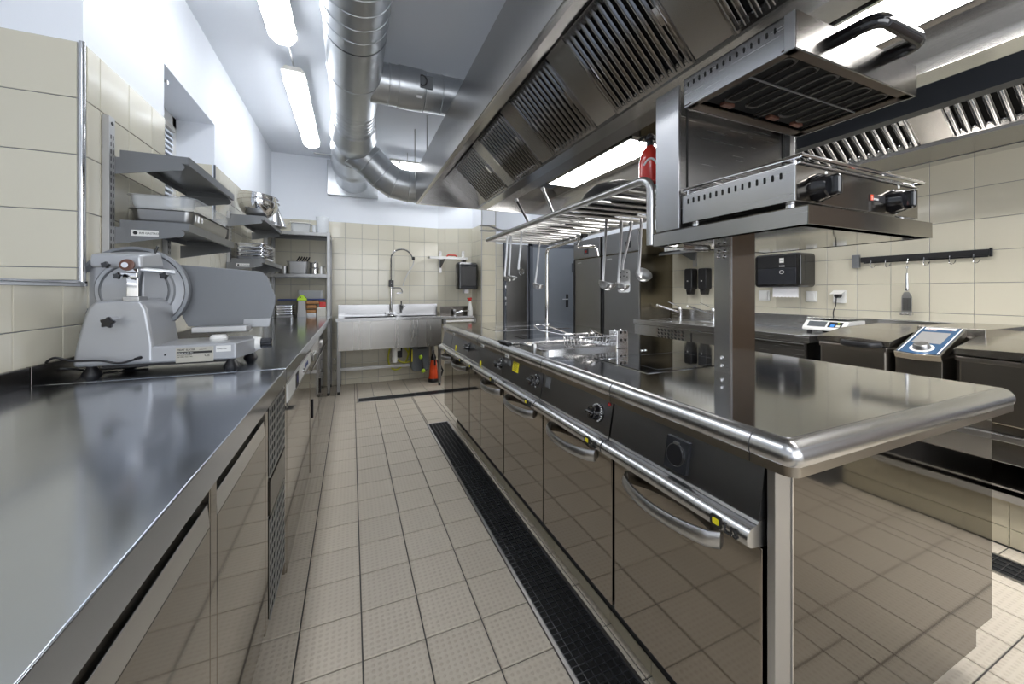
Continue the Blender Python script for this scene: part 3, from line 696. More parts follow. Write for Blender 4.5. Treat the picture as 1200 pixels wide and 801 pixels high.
for k, (y0, y1, lab) in enumerate(((2.72, 3.37, 'stainless base cabinet with small catch, next to the undercounter fridge'), (3.39, 4.68, 'farthest stainless base cabinet on the left, beside the rack'))):
    bc = thing('base_cabinet', lab, 'cabinet', (-.55, (y0+y1)/2, 0), 'stainless base cabinets at the far left')
    M().box(XL+.02, FX-.03, y0, y1, .08, .853).build('body', 'dark_steel', bc, smooth=False)
    M().box(FX-.028, FX, y0+.005, y1-.005, .10, .66).build('door', 'mirror_steel', bc, bevel=.002)
    M().box(FX-.028, FX, y0+.005, y1-.005, .675, .845).build('drawer', 'mirror_steel', bc, bevel=.002)
    M().box(FX, FX+.010, y0+.10, y0+.30, .72, .765).build('handle', 'bright_steel', bc, bevel=.003)
    M().box(FX, FX+.010, y0+.05, y0+.08, .36, .48).build('catch', 'black', bc, bevel=.003)
    for yy in (y0+.04, y1-.04): M().cyl((FX-.05, yy, 0), (FX-.05, yy, .08), .018, 10).build('foot', 'black', bc)

# ---------------------------------------------------------------- the slicer
SY = 1.66
def S(x, y, Y=SY): p = py(60+x/4, 260+y/4, Y); return (p.x, p.z)
sl = thing('meat_slicer', 'silver-grey meat slicer with round blade guard standing on the left worktop', 'slicer', (-.6, 1.76, WZ))
bz = S(93, 685)[1]
prof = [S(93, 685), S(105, 600), S(128, 510), S(150, 440), S(168, 400), S(200, 370), S(300, 363), S(400, 362), S(428, 375), S(448, 410), S(462, 480), S(478, 575), (S(478, 575)[0], bz)]
prof[-1] = (prof[-2][0], prof[0][1])
M().prism(prof[::-1], 'y', SY, SY+.21).build('motor_housing', 'cast_alu', sl, bevel=.012, seg=3)
rx = S(866, 565)[0]; tz = S(866, 565)[1]
M().prism([(prof[0][0]+.03, SY+.003), (prof[0][0]+.02, SY+.20), (rx+.012, SY+.26), (rx+.03, SY+.20), (rx+.03, SY+.13), (rx, SY+.003)], 'z', bz, tz).build('base', 'cast_alu', sl, bevel=.006, seg=2)
M().prism([(prof[0][0]+.06, SY+.03), (prof[0][0]+.06, SY+.2), (rx-.02, SY+.2), (rx-.03, SY+.03)], 'z', bz-.012, bz).build('underside', 'black', sl)
for x, y in ((prof[0][0]+.035, SY+.03), (rx-.02, SY+.03), (rx+.0, SY+.22), (prof[0][0]+.06, SY+.2)):
    M().lathe([(.026, 0), (.024, .006), (.013, bz-WZ-.006), (.013, bz-WZ)], (x, y, WZ), (0, 0, 1), 18).build('foot', 'black', sl)
BY = SY+.20; BC = (-.72, 1.165)
bx0 = py(91, 340, BY).x; bx1 = py(224, 340, BY).x; BC = ((bx0+bx1)/2, 1.19); BR = (bx1-bx0)/2
M().lathe([(BR-.012, -.006), (BR, -.004), (BR, .022), (BR-.01, .026), (BR-.018, .01)], (BC[0], BY, BC[1]), (0, -1, 0), 64, close=True).build('blade_guard_ring', 'grey_paint', sl)
M().lathe([(0, .0), (BR-.016, .0), (BR-.016, .003), (BR-.045, .006), (BR-.05, .012), (0, .012)], (BC[0], BY, BC[1]), (0, -1, 0), 64).build('blade', 'cast_alu', sl)
M().lathe([(BR-.06, .012), (BR-.064, .015), (BR-.068, .012)], (BC[0], BY, BC[1]), (0, -1, 0), 48, close=True).build('blade_cover_rim', 'grey_paint', sl)
pl = [py(60+x/4, 260+y/4, BY+.03) for x, y in ((480, 190), (985, 232), (1012, 255), (1052, 350), (1050, 385), (1022, 487), (640, 490))]
M().prism([(p.x, p.z) for p in pl][::-1], 'y', BY+.03, BY+.042).build('gauge_plate', 'grey_paint', sl, bevel=.003)
fp = [py(60+x/4, 260+y/4, BY+.024) for x, y in ((903, 455), (1030, 450), (1022, 490), (900, 490))]
M().prism([(p.x, p.z) for p in fp][::-1], 'y', BY+.020, BY+.029).build('plate_foot', 'cast_alu', sl, bevel=.002)
c0 = py(60+655/4, 260+498/4, SY+.12); c1 = py(60+915/4, 260+510/4, SY+.12)
M().box(c0.x, c1.x, SY+.12, SY+.20, c1.z-.002, c0.z+.004).build('slide_tray', 'satin', sl, bevel=.003)
kc = py(60+778/4, 260+538/4, SY+.10)
M().lathe([(.0, .0), (.028, .0), (.03, .008), (.022, .02), (0, .022)], (kc.x, SY+.12, tz), (0, 0, 1), 20).build('slide_knob', 'white_plastic', sl)
# sharpener head over the blade
hz0, hz1 = S(200, 215)[1], S(270, 120)[1]
hx = [S(195, 160)[0], S(270, 120)[0], S(490, 140)[0], S(500, 170)[0], S(440, 220)[0], S(200, 215)[0]]
hp = [(S(192, 165)[0], S(195, 158)[1]), (S(192, 165)[0], S(200, 215)[1]), (S(440, 220)[0], S(440, 218)[1]), (S(432, 165)[0], S(432, 160)[1])]
f0, f1 = SY-.02, SY+.11
v = [(hx[0], f0, hz0), (hx[4], f0, hz0), (hx[4]-.003, f0, hz0+.045), (hx[0], f0, hz0+.045), (hx[0]+.02, f1, hz0+.01), (hx[3]-.02, f1, hz0+.01), (hx[3]-.03, f1, hz0+.066), (hx[0]+.035, f1, hz0+.066)]
M().add(v, [(3,2,1,0),(4,5,6,7),(0,1,5,4),(1,2,6,5),(2,3,7,6),(3,0,4,7)]).build('sharpener_cover', 'cast_alu', sl, bevel=.010, seg=3)
ax = S(372, 200)[0]
M().lathe([(.016, 0), (.019, .003), (.019, .010), (.008, .013)], (ax+.004, f0-.004, S(380, 205)[1]), (0, -1, .15), 24).build('grinding_stone', 'copper', sl)
M().cyl((ax+.004, f0-.02, S(380, 205)[1]), (ax+.004, f0-.026, S(380, 205)[1]), .009, 12).build('stone_nut', 'chrome', sl)
M().box(ax-.016, ax+.016, SY+.01, SY+.05, S(0, 365)[1], S(0, 205)[1]).build('sharpener_post', 'chrome', sl, bevel=.003)
M().box(ax-.022, ax+.022, SY, SY+.06, S(0, 372)[1]-.003, S(0, 350)[1]).build('post_foot', 'satin', sl, bevel=.003)
M().box(ax-.026, ax+.026, SY-.02, SY+.0, S(0, 260)[1], S(0, 230)[1]).build('clamp', 'chrome', sl, bevel=.004)
M().cyl((hx[4]-.01, SY, S(0, 215)[1]), (S(570, 215)[0], SY+.02, S(0, 226)[1]), .008, 12).build('side_arm', 'satin', sl)
def star_knob(c, r, axis, h=.016):
    a = Vector(axis).normalized(); m_ = M(); u = a.orthogonal().normalized(); w_ = a.cross(u); n = 30; c = Vector(c)
    ring = lambda s, hh: [c+a*hh+(u*math.cos(2*PI*i/n)+w_*math.sin(2*PI*i/n))*r*s*(1+.16*math.cos(5*2*PI*i/n)) for i in range(n)]
    vs = ring(.85, 0)+ring(1, h*.25)+ring(1, h*.75)+ring(.8, h)
    m_.add(vs, [tuple(range(n))[::-1], tuple(range(3*n, 4*n))]+[(k*n+i, k*n+(i+1) % n, (k+1)*n+(i+1) % n, (k+1)*n+i) for k in range(3) for i in range(n)])
    return m_.build('star_knob', 'gloss_black', sl)
for (x, y), r, yy in (((272, 470), .0165, SY-.035), ((318, 253), .010, SY-.035), ((533, 252), .011, SY-.02), ((262, 202), .010, SY-.035)):
    p = S(x, y, yy); star_knob((p[0], yy, p[1]), r, (0, -1, 0))
p = S(300, 445, SY-.02); M().cyl((p[0]-.004, SY, p[1]-.004), (p[0]-.01, SY-.03, p[1]-.007), .006, 12).build('knob_stem', 'chrome', sl)
M().tube([(S(430, 130)[0], SY+.08, hz1-.012), (S(446, 106)[0], SY+.08, S(446, 102)[1])], .004, 8).build('lever', 'black', sl)
# thickness dial and black knob at the right end
dz_ = (bz+tz)/2+.006; dy = SY+.16
M().cyl((rx+.022, dy, dz_), (rx+.048, dy, dz_), .028, 28, .024).build('dial', 'white_plastic', sl)
for i in range(12):
    a = 2*PI*i/12; M().box(rx+.030, rx+.038, dy+.0262*math.cos(a)-.0012, dy+.0262*math.cos(a)+.0012, dz_+.0262*math.sin(a)-.0012, dz_+.0262*math.sin(a)+.0012)
kn = M(); n = 28; rr = [.020 if i % 2 else .0185 for i in range(n)]
kn.add([(rx+x_, dy+r_*s_*math.cos(2*PI*i/n), dz_+r_*s_*math.sin(2*PI*i/n)) for x_, s_ in ((.048, 1), (.083, 1), (.088, .8)) for i, r_ in enumerate(rr)],
    [tuple(range(n)), tuple(range(2*n, 3*n))]+[(k*n+i, k*n+(i+1) % n, (k+1)*n+(i+1) % n, (k+1)*n+i) for k in range(2) for i in range(n)])
kn.build('dial_knob', 'gloss_black', sl)
# labels
def SL(x, y): p = S(x, y, SY); return Vector((p[0], SY+.0025, p[1]))
a, b2 = SL(583, 590), SL(760, 650)
lab = M().box(a.x, b2.x, SY+.0005, SY+.0028, b2.z, a.z).build('rating_plate', 'plate_label', sl)
W_ = b2.x-a.x
text('lettering', 'MEAT SLICER', .0085, (a.x+.004, SY, a.z-.0110), (1, 0, 0), (0, 0, 1), 'ink', lab)
text('lettering', 'professional', .004, (a.x+W_*.62, SY, a.z-.010), (1, 0, 0), (0, 0, 1), 'ink', lab)
M().box(a.x+.003, b2.x-.004, SY, SY+.0006, a.z-.022, a.z-.0145).build('black_bar', 'ink', lab)
text('lettering', 'TYPE 300  220-240V 50Hz', .004, (a.x+.005, SY-.0003, a.z-.020), (1, 0, 0), (0, 0, 1), 'white_ink', lab)
text('lettering', '0.25 kW  0.34 HP  IP33', .0042, (a.x+.005, SY, a.z-.028), (1, 0, 0), (0, 0, 1), 'ink', lab)
text('lettering', 'No. 10482  Made in Italy', .0042, (a.x+.005, SY, a.z-.034), (1, 0, 0), (0, 0, 1), 'ink', lab)
text('ce_mark', 'CE', .013, (b2.x-.026, SY, a.z-.034), (1, 0, 0), (0, 0, 1), 'ink', lab)
a, b2 = SL(772, 580), SL(842, 605)
st = M().box(a.x, b2.x, SY+.0005, SY+.0028, b2.z, a.z).build('sticker', 'sticker', sl)
text('lettering', 'TI-0063176/00', .0048, (a.x+.003, SY, (a.z+b2.z)/2-.002), (1, 0, 0), (0, 0, 1), 'ink', st)
p = SL(533, 623); M().cyl((p.x, SY, p.z), (p.x, SY+.004, p.z), .003, 10).build('screw', 'black', sl)
p = SL(430, 634)
M().cyl((p.x-.006, SY+.004, p.z), (p.x-.012, SY-.02, p.z-.001), .006, 12, .004).build('cable_gland', 'black', sl)
cab = [(p.x-.008, SY-.015, p.z-.001), (p.x-.05, SY-.02, p.z-.012), (S(250, 655)[0], SY-.025, S(0, 657)[1]), (S(130, 650)[0], SY-.03, S(0, 650)[1]), (S(40, 640)[0], SY-.03, S(0, 632)[1]), (S(0, 630)[0]-.015, SY-.0, .945), (XL+.035, SY+.03, .935), (XL+.06, SY+.08, .918), (-.76, SY+.10, .916), (-.68, SY+.12, .916)]
def smooth_path(pts, k=6):
    P_ = [Vector(q) for q in pts]; out = []
    for i in range(len(P_)-1):
        p0, p1, p2, p3 = P_[max(i-1, 0)], P_[i], P_[i+1], P_[min(i+2, len(P_)-1)]
        for j in range(k):
            t = j/k; out.append(.5*((2*p1)+(p2-p0)*t+(2*p0-5*p1+4*p2-p3)*t*t+(3*p1-p0-3*p2+p3)*t**3))
    return out+[P_[-1]]
tag(M().tube(smooth_path(cab), .0035, 8).build('power_cable', 'black', sl))

# ---------------------------------------------------------------- wall shelves on slotted uprights
def upright(y, z0, z1, parent):
    u = M().box(XL+.006, XL+.028, y-.02, y+.02, z0, z1).build('upright', 'satin_grey', parent, bevel=.0015)
    k = int((z1-z0-.06)/.028); s = M()
    for i in range(k): s.box(XL+.0275, XL+.0285, y-.010, y-.006, z0+.03+i*.028, z0+.046+i*.028).box(XL+.0275, XL+.0285, y+.006, y+.010, z0+.03+i*.028, z0+.046+i*.028)
    tag(s.build('slots', 'hole', u, smooth=False), kind='stuff'); M().cyl((XL+.0275, y, z1-.025), (XL+.030, y, z1-.025), .007, 10).build('screw', 'black', u)
    return u
def wall_shelf(name, y0, y1, z, label, x1=-.622, lb=False):
    t = thing('wall_shelf', label, 'shelf', (XL+.1, (y0+y1)/2, z-.09), 'grey steel shelves on the left wall')
    M().sheet([(XL+.04, z-.03), (XL+.04, z-.001), (x1-.001, z-.001), (x1-.001, z-.034), (x1-.015, z-.034)], 'y', y0, y1, .002).build('board', 'shelf_grey', t, smooth=False)
    for ya in (y0, y1-.002): M().box(XL+.04, x1-.003, ya, ya+.002, z-.03, z-.002).build('board_end', 'shelf_grey', t, smooth=False)
    for yy in (y0-.004, y1+.001):
        br_ = M().prism([(XL+.012, z-.002-.028), (x1-.03, z-.03)]+arc(x1-.03, z-.045, .015, 90, -90, 5)+[(x1-.05, z-.062), (XL+.012, z-.10)], 'y', yy, yy+.004).build('bracket', 'shelf_grey', t, smooth=False)
        if lb and yy < y0:
            q = M().box(XL+.075, XL+.16, yy-.001, yy, z-.062, z-.038).build('sticker', 'sticker', br_)
            M().cyl((XL+.088, yy-.001, z-.05), (XL+.088, yy-.0022, z-.05), .007, 14).build('sticker_dot', 'ink', br_)
            text('lettering', 'RM GASTRO', .011, (XL+.10, yy-.0015, z-.054), (1, 0, 0), (0, 0, 1), 'ink', br_)
    return t
up1 = thing('shelf_upright', 'slotted upright nearest the bullnose corner, holding both near left shelves', 'bracket', (XL+.02, 1.965, 1.1), 'slotted wall uprights'); upright(1.945, 1.10, 1.86, up1)
up2 = thing('shelf_upright', 'slotted upright at the far end of the near left shelves', 'bracket', (XL+.02, 2.62, 1.1), 'slotted wall uprights'); upright(2.44, 1.12, 1.60, up2)
up3 = thing('shelf_upright', 'slotted upright under the bowl shelf farther along the left wall', 'bracket', (XL+.02, 3.5, 1.1), 'slotted wall uprights'); upright(3.50, 1.15, 1.80, up3)
wall_shelf('a', 1.97, 2.62, 1.745, 'upper near left wall shelf, empty and grey')
wall_shelf('b', 1.97, 2.62, 1.47, 'lower near left wall shelf carrying the steel and clear trays', lb=True)
wall_shelf('c', 3.45, 4.22, 1.775, 'upper far left wall shelf carrying the mixing bowls')
wall_shelf('d', 3.45, 4.22, 1.44, 'lower far left wall shelf carrying stacked steel trays', lb=True)
# gastronorm pans
def gn_pan(cx, cy, z, wx_, wy, h, label, m='old_steel', name='gastronorm_pan', group='gastronorm pans on the left shelves', lip=.014, cat='pan'):
    t = thing(name, label, cat, (cx, cy, z), group)
    r = .03; x0, x1, y0, y1 = cx-wx_/2, cx+wx_/2, cy-wy/2, cy+wy/2; n = 5
    def ring(s, zz, rr): return [(x, y, zz) for x, y in rrect(x0-s, x1+s, y0-s, y1+s, max(.004, rr), n)]
    rs = [ring(-.006, z, r), ring(0, z+.015, r), ring(.003, z+h-.004, r), ring(lip, z+h-.002, r+.01), ring(lip, z+h, r+.01), ring(.001, z+h, r), ring(-.003, z+.017, r), ring(-.01, z+.003, r)]
    k = len(rs[0]); vs = [v_ for rg in rs for v_ in rg]
    fs = [tuple(range(k))[::-1], tuple(range(7*k, 8*k))]+[(i*k+j, i*k+(j+1) % k, (i+1)*k+(j+1) % k, (i+1)*k+j) for i in range(7) for j in range(k)]
    M().add(vs, fs).build('pan', m, t)
    return t
gp = gn_pan(-.725, 2.26, 1.472, .20, .50, .055, 'steel tray under the clear tray on the lower near left shelf')
for yy in (2.06, 2.10): M().box(-.62, -.615, yy, yy+.004, 1.49, 1.515).build('clip', 'bright_steel', gp)
gp2 = gn_pan(-.725, 2.26, 1.530, .205, .51, .052, 'frosted clear plastic tray stacked on the steel tray, near left shelf', 'clear', 'plastic_tray', 'clear plastic containers', cat='tray')
gn_pan(-.715, 2.565, 1.472, .17, .085, .075, 'small deep steel pan at the far end of the lower near left shelf')
for i in range(4):
    z = 1.442+i*.030
    gn_pan(-.725, 3.66, z, .20, .34, .022+.008*(i == 3), ['bottom tray of the flat steel stack on the lower far left shelf', 'second tray from the bottom of the flat steel stack', 'third tray from the bottom of the flat steel stack', 'top tray of the flat steel stack on the lower far left shelf'][i], 'chrome')
def pot(name, cx, cy, z, r, h, label, m='satin', cat='pot', handle=None, group=None, lid=False):
    t = thing(name, label, cat, (cx, cy, z), group)
    M().lathe([(0, 0), (r*.94, 0), (r, .008), (r, h-.003), (r+.004, h), (r-.001, h+.001), (r-.004, h-.004), (r-.004, .01), (0, .006)], (cx, cy, z), n=28).build('body', m, t)
    if handle == 'ears':
        for s in (-1, 1): M().tube(bend([(cx-.03, cy+s*r, z+h*.75), (cx-.03, cy+s*(r+.03), z+h*.8), (cx+.03, cy+s*(r+.03), z+h*.8), (cx+.03, cy+s*r, z+h*.75)], .012), .004, 6).build('handle', m, t)
    if handle == 'long': M().tube([(cx, cy-r, z+h*.8), (cx+.02, cy-r-.08, z+h*.95), (cx+.02, cy-r-.17, z+h)], .006, 8).build('handle', m, t)
    return t
pot('steel_pot', -.735, 4.02, 1.442, .09, .135, 'tall steel pot beside the flat tray stack', group='steel pots at the far left')
def bowl(cx, cy, z, r, h, label, tilt=(0, 0)):
    t = thing('mixing_bowl', label, 'bowl', (cx, cy, z), 'steel mixing bowls on the far left shelf')
    prof = []
    for i in range(10):
        a = i/9*PI/2; prof.append((r*math.sin(a)*.98+.002*(i > 0), h*(1-math.cos(a))))
    prof = [(0, 0)]+[(max(.25*r, p[0]), p[1]) for p in prof[1:]]
    out = prof+[(r+.008, h+.001), (r+.008, h-.002)]
    inn = [(r-.002, h-.001)]+[(max(0, p[0]-.003), p[1]+.003) for p in prof[::-1][1:]]
    ax = Vector((tilt[0], tilt[1], 1))
    M().lathe(prof+[(r+.010, h+.0005), (r+.010, h+.003), (r-.001, h+.002)]+[(max(0, p[0]-.002), p[1]+.003) for p in prof[::-1][1:]], (cx, cy, z), ax, 36).build('body', 'chrome', t)
    return t
bowl(-.70, 3.62, 1.776, .14, .135, 'bottom mixing bowl of the tilted steel stack on the far left shelf', (.03, 0))
bowl(-.706, 3.63, 1.842, .132, .11, 'middle mixing bowl of the tilted steel stack', (.06, -.02))
bowl(-.712, 3.64, 1.872, .127, .10, 'top mixing bowl of the tilted steel stack', (.11, -.03))
bowl(-.84, 3.82, 1.776, .035, .05, 'tiny steel bowl behind the mixing bowls')
t = thing('conical_strainer', 'upturned shiny conical strainer behind the mixing bowls', 'strainer', (-.655, 4.02, 1.776))
M().lathe([(.105, 0), (.105, .006), (.10, .008), (.012, .245), (0, .25)], (-.655, 4.02, 1.776), n=32).build('cone', 'bright_steel', t)
M().tube([(-.58, 4.0, 1.785), (-.54, 3.97, 1.80), (-.525, 3.955, 1.815)], .004, 6).build('handle', 'satin', t)
pot('small_steel_cup', -.66, 3.92, 1.776, .032, .035, 'small steel cup in front of the conical strainer', cat='cup')

# ---------------------------------------------------------------- four-post rack in the far left corner
RY0, RY1, RX0, RX1 = 4.76, 5.22, XL+.01, -.225
rk = thing('steel_rack', 'four-post stainless rack in the far left corner', 'rack', (-.55, 5.0, 0))
for x in (RX0, RX1-.035):
    for y in (RY0, RY1-.035): M().box(x, x+.035, y, y+.035, .03, 1.865).build('post', 'old_steel', rk, bevel=.003)
for x in (RX0+.017, RX1-.018):
    for y in (RY0+.017, RY1-.018): M().cyl((x, y, 0), (x, y, .03), .015, 10).build('foot', 'black', rk)
for z in (1.855, 1.385, .895, .25):
    M().box(RX0+.004, RX1-.004, RY0+.004, RY1-.004, z-.004, z).box(RX0+.03, RX1-.03, RY0+.006, RY0+.010, z-.035, z).box(RX0+.03, RX1-.03, RY1-.01, RY1-.006, z-.035, z).box(RX1-.010, RX1-.006, RY0+.03, RY1-.03, z-.035, z).build('shelf_board', 'old_steel', rk, smooth=False)
for y in (4.9, 5.03): M().box(RX0, RX1-.03, y, y+.03, 1.83, 1.85).build('stiffener', 'grey_paint', rk, smooth=False)
def bx_thing(name, lab, cat, b_, m, group=None, bevel=.004):
    o = M().box(*b_).build(name, m, bevel=bevel); return tag(o, lab, cat, group)
def bin_(name, lab, x0, x1, y0, y1, z, h, m, group='clear plastic containers', cat='container'):
    return gn_pan((x0+x1)/2, (y0+y1)/2, z, x1-x0, y1-y0, h, lab, m, name, group, .006, cat)
q = lambda u, Y=4.9: py(u, 300, Y).x
pbx = bin_('plastic_box', 'low clear plastic box on top of the rack, beside the strainer', q(342), q(364), 4.82, 5.0, 1.856, .10, 'clear')
M().box(q(341), q(365), 4.81, 5.01, 1.957, 1.968).build('lid', 'cream', pbx, bevel=.004)
bin_('plastic_box', 'small frosted box between the low box and the tall jug on the rack', q(366), q(371), 4.85, 4.98, 1.856, .09, 'clear_white')
t = thing('measuring_jug', 'tall clear measuring jug on top of the rack at its right end', 'jug', (q(379), 4.92, 1.856)); M().lathe([(0, 0), (.06, 0), (.07, .19), (.072, .2), (.068, .2), (.058, .004), (0, .003)], (q(378), 4.92, 1.856), n=24).build('body', 'clear_white', t)
z = 1.386
gn_pan(q(350), 4.93, z, .20, .26, .14, 'deep steel pan on the middle shelf of the rack, holding knives', 'old_steel', group='gastronorm pans on the rack')
for i in range(5):
    k_ = thing('kitchen_knife', f'{["first", "second", "third", "fourth", "fifth"][i]} black-handled knife from the left, leaning in the deep pan on the rack', 'knife', (q(350)+.02*i, 4.88+.02*i, z+.05), 'black-handled knives in the deep pan')
    x = q(348)+.024*i; y = 4.90+.015*i
    M().box(x-.001, x+.001, y-.01, y+.01, z+.02, z+.15).build('blade', 'chrome', k_); M().tube([(x, y, z+.15), (x+.03, y-.02, z+.20)], .008, 8).build('handle', 'black', k_)
pot('saucepan', q(369), 4.9, z, .055, .07, 'small saucepan on the middle rack shelf, right of the deep pan', 'chrome', handle='long', group='saucepans on the middle shelf of the rack')
pot('saucepan', q(369), 4.9, z+.075, .05, .06, 'upper small saucepan stacked on the middle rack shelf', 'chrome', handle='long', group='saucepans on the middle shelf of the rack')
pot('saucepan', q(376, 5.0), 5.02, z, .05, .10, 'narrow steel pan at the right end of the middle rack shelf', 'satin', group='saucepans on the middle shelf of the rack')
pot('steel_pot', q(333), 4.93, z, .06, .09, 'small steel pot at the left end of the middle rack shelf', 'old_steel', group='steel pots at the far left')
z = .896
for i in range(5): gn_pan(q(334), 4.95, z+.006+i*.028, .19, .2, .022, ['bottom', 'second', 'third', 'fourth', 'top'][i]+(' white-rimmed steel dish of the stack on the lowest visible rack shelf' if i in (0, 4) else ' white-rimmed steel dish from the bottom of the rack stack'), 'chrome', 'steel_dish', 'steel dishes stacked on the rack', cat='dish')
gt = thing('box_grater', 'tall box grater with lime green top on the rack shelf', 'grater', (q(354, 4.85), 4.84, z))
gx = q(354, 4.84); M().add([(gx-.045, 4.80, z), (gx+.045, 4.80, z), (gx+.045, 4.88, z), (gx-.045, 4.88, z), (gx-.036, 4.815, z+.19), (gx+.036, 4.815, z+.19), (gx+.036, 4.865, z+.19), (gx-.036, 4.865, z+.19)], [(3,2,1,0),(4,5,6,7),(0,1,5,4),(1,2,6,5),(2,3,7,6),(3,0,4,7)]).build('body', 'old_steel', gt, bevel=.002)
M().prism([(gx-.05, z+.19), (gx+.05, z+.19), (gx+.045, z+.215), (gx+.015, z+.25), (gx-.015, z+.25), (gx-.045, z+.215)], 'y', 4.805, 4.875).build('handle', 'lime', gt, bevel=.006)
M().cyl((gx-.012, 4.804, z+.228), (gx-.012, 4.80, z+.228), .007, 10).build('hole', 'black', gt)
bx_thing('blue_chopping_board', 'dark blue chopping board lying across the rack shelf stack', 'board', (q(326, 5.05), q(381, 5.05), 5.0, 5.18, z+.19, z+.205), 'blue')
for i, (u0, u1, zz, hh, m_, lab) in enumerate(((358, 374, .145, .04, 'wood', 'topmost wooden board behind the lime-topped grater'), (358, 371, .095, .04, 'wood', 'middle wooden board behind the lime-topped grater'), (359, 371, .045, .035, 'wood', 'lowest wooden board behind the lime-topped grater'))):
    bx_thing('wooden_board', lab, 'board', (q(u0, 4.98), q(u1, 4.98), 4.93, 5.08, z+zz, z+zz+hh), m_, 'wooden boards stacked on the rack', .008)
bx_thing('steel_block', 'small steel block under the wooden boards on the rack', 'block', (q(360, 4.98), q(371, 4.98), 4.93, 5.08, z+.001, z+.044), 'satin')
bx_thing('red_container', 'red plastic container at the right of the rack shelf', 'container', (q(374.5, 5.0), q(382, 5.0), 4.95, 5.05, z+.11, z+.17), 'red')
bx_thing('white_container', 'white plastic container below the red one on the rack shelf', 'container', (q(371.5, 4.98), q(382, 4.98), 4.92, 5.06, z+.001, z+.108), 'cream', bevel=.008)
bin_('plastic_box', 'clear box standing behind the wooden boards on the rack shelf', q(350, 5.18), q(379, 5.18), 5.10, 5.20, z+.206, .10, 'clear')
# ================================================================ COOKING ISLAND
before_island = set(COL.objects)
IZ = .885
def round_slab(rings, name, m, parent, n=8):    # rings: (x0,x1,y0,y1,r,z)
    rs = [[(x, y, z) for x, y in rrect(x0, x1, y0, y1, r, n)] for x0, x1, y0, y1, r, z in rings]; k = len(rs[0])
    vs = [v for r in rs for v in r]; t = len(rs)
    fs = [tuple(range(k))[::-1], tuple(range((t-1)*k, t*k))]+[(i*k+j, i*k+(j+1) % k, (i+1)*k+(j+1) % k, (i+1)*k+j) for i in range(t-1) for j in range(k)]
    return M().add(vs, fs).build(name, m, parent)
iw = thing('island_worktop', 'stainless island worktop with thick rounded front edge', 'worktop', (1.33, 2, .82))
ix0, ix1, iy0, iy1 = .787, 1.90, .452, 3.52
def ring(s, z): return (ix0-s, ix1+s, iy0-s, iy1+s, .03+s, z)
R_ = .031
rg = [ring(-.016, .818), ring(-.004, .818), ring(-.004, .846)]+[ring(-R_+R_*math.cos(math.radians(a)), .862+R_*math.sin(math.radians(a))) for a in (-45, -22, 0, 22, 45, 67, 90)]
rg = [ring(-R_+R_*math.cos(math.radians(a)), IZ-R_+R_*math.sin(math.radians(a))) for a in (-55, -40, -20, 0, 20, 40, 60, 75, 90)]
round_slab(rg, 'edge', 'edge_steel', iw)
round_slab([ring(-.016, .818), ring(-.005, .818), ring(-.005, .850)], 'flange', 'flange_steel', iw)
round_slab([(ix0+R_+.002, ix1-R_-.002, iy0+R_+.002, iy1-R_-.002, .012, IZ-.004), (ix0+R_+.002, ix1-R_-.002, iy0+R_+.002, iy1-R_-.002, .012, IZ+.0006)], 'top', 'hob_steel', iw)
def edge_seam(y):
    pts = [(ix0+.004-.0006, y, .82), (ix0+.004-.0006, y, .845)]+[(ix0+R_-(R_+.0004)*math.cos(math.radians(a)), y, IZ-R_+(R_+.0004)*math.sin(math.radians(a))) for a in (-40, -20, 0, 20, 40, 60, 80, 90)]
    M().tube(pts, .0009, 6).build('seam', 'ink', iw)
for y in (.545, 1.02, 1.515, 2.0, 2.45, 2.95): edge_seam(y)
# range modules
PROF = [(.805, .816), (.785, .704), (.781, .697), (.767, .695), (.757, .690), (.750, .682), (.748, .672), (.751, .660), (.760, .654)]
mods = [(.52, 1.015, 1), (1.02, 1.51, 1), (1.515, 1.995, 1), (2.0, 2.42, 1), (2.42, 2.675, 0), (2.68, 3.175, 1), (3.18, 3.50, 1)]
labs = ['range module at the near end of the island with a socket and no knob', 'second range module from the near end, knob with red pilot lamp', 'third range module from the near end, below the fryer',
    'fourth range module from the near end, with yellow warning card', 'narrow doorless range module with yellow warning triangle', 'second-farthest range module of the island, small knob', 'farthest range module at the end of the island']
def bow_handle(y0, y1, z, p, x=.80, out=.05):
    n = 20; vs = []; k = 10
    for i in range(n+1):
        t = i/n; y = y1+(y0-y1)*t; s = math.sin(PI*t); X = x-.004-out*(s**.62) if 0 < t < 1 else x+.001
        dx = -out*math.cos(PI*t); dy = (y0-y1)/PI; nn = Vector((dy, -dx, 0)).normalized()
        hw = .021-.004*s; th = .0085
        for j in range(k):
            a = 2*PI*j/k; vs.append((X+nn.x*th*math.cos(a), y+nn.y*th*math.cos(a), z+hw*math.sin(a)))
    fs = [tuple(range(k)), tuple(range(n*k, n*k+k))]+[(i*k+j, i*k+(j+1) % k, (i+1)*k+(j+1) % k, (i+1)*k+j) for i in range(n) for j in range(k)]
    return M().add(vs, fs).build('handle', 'satin', p)
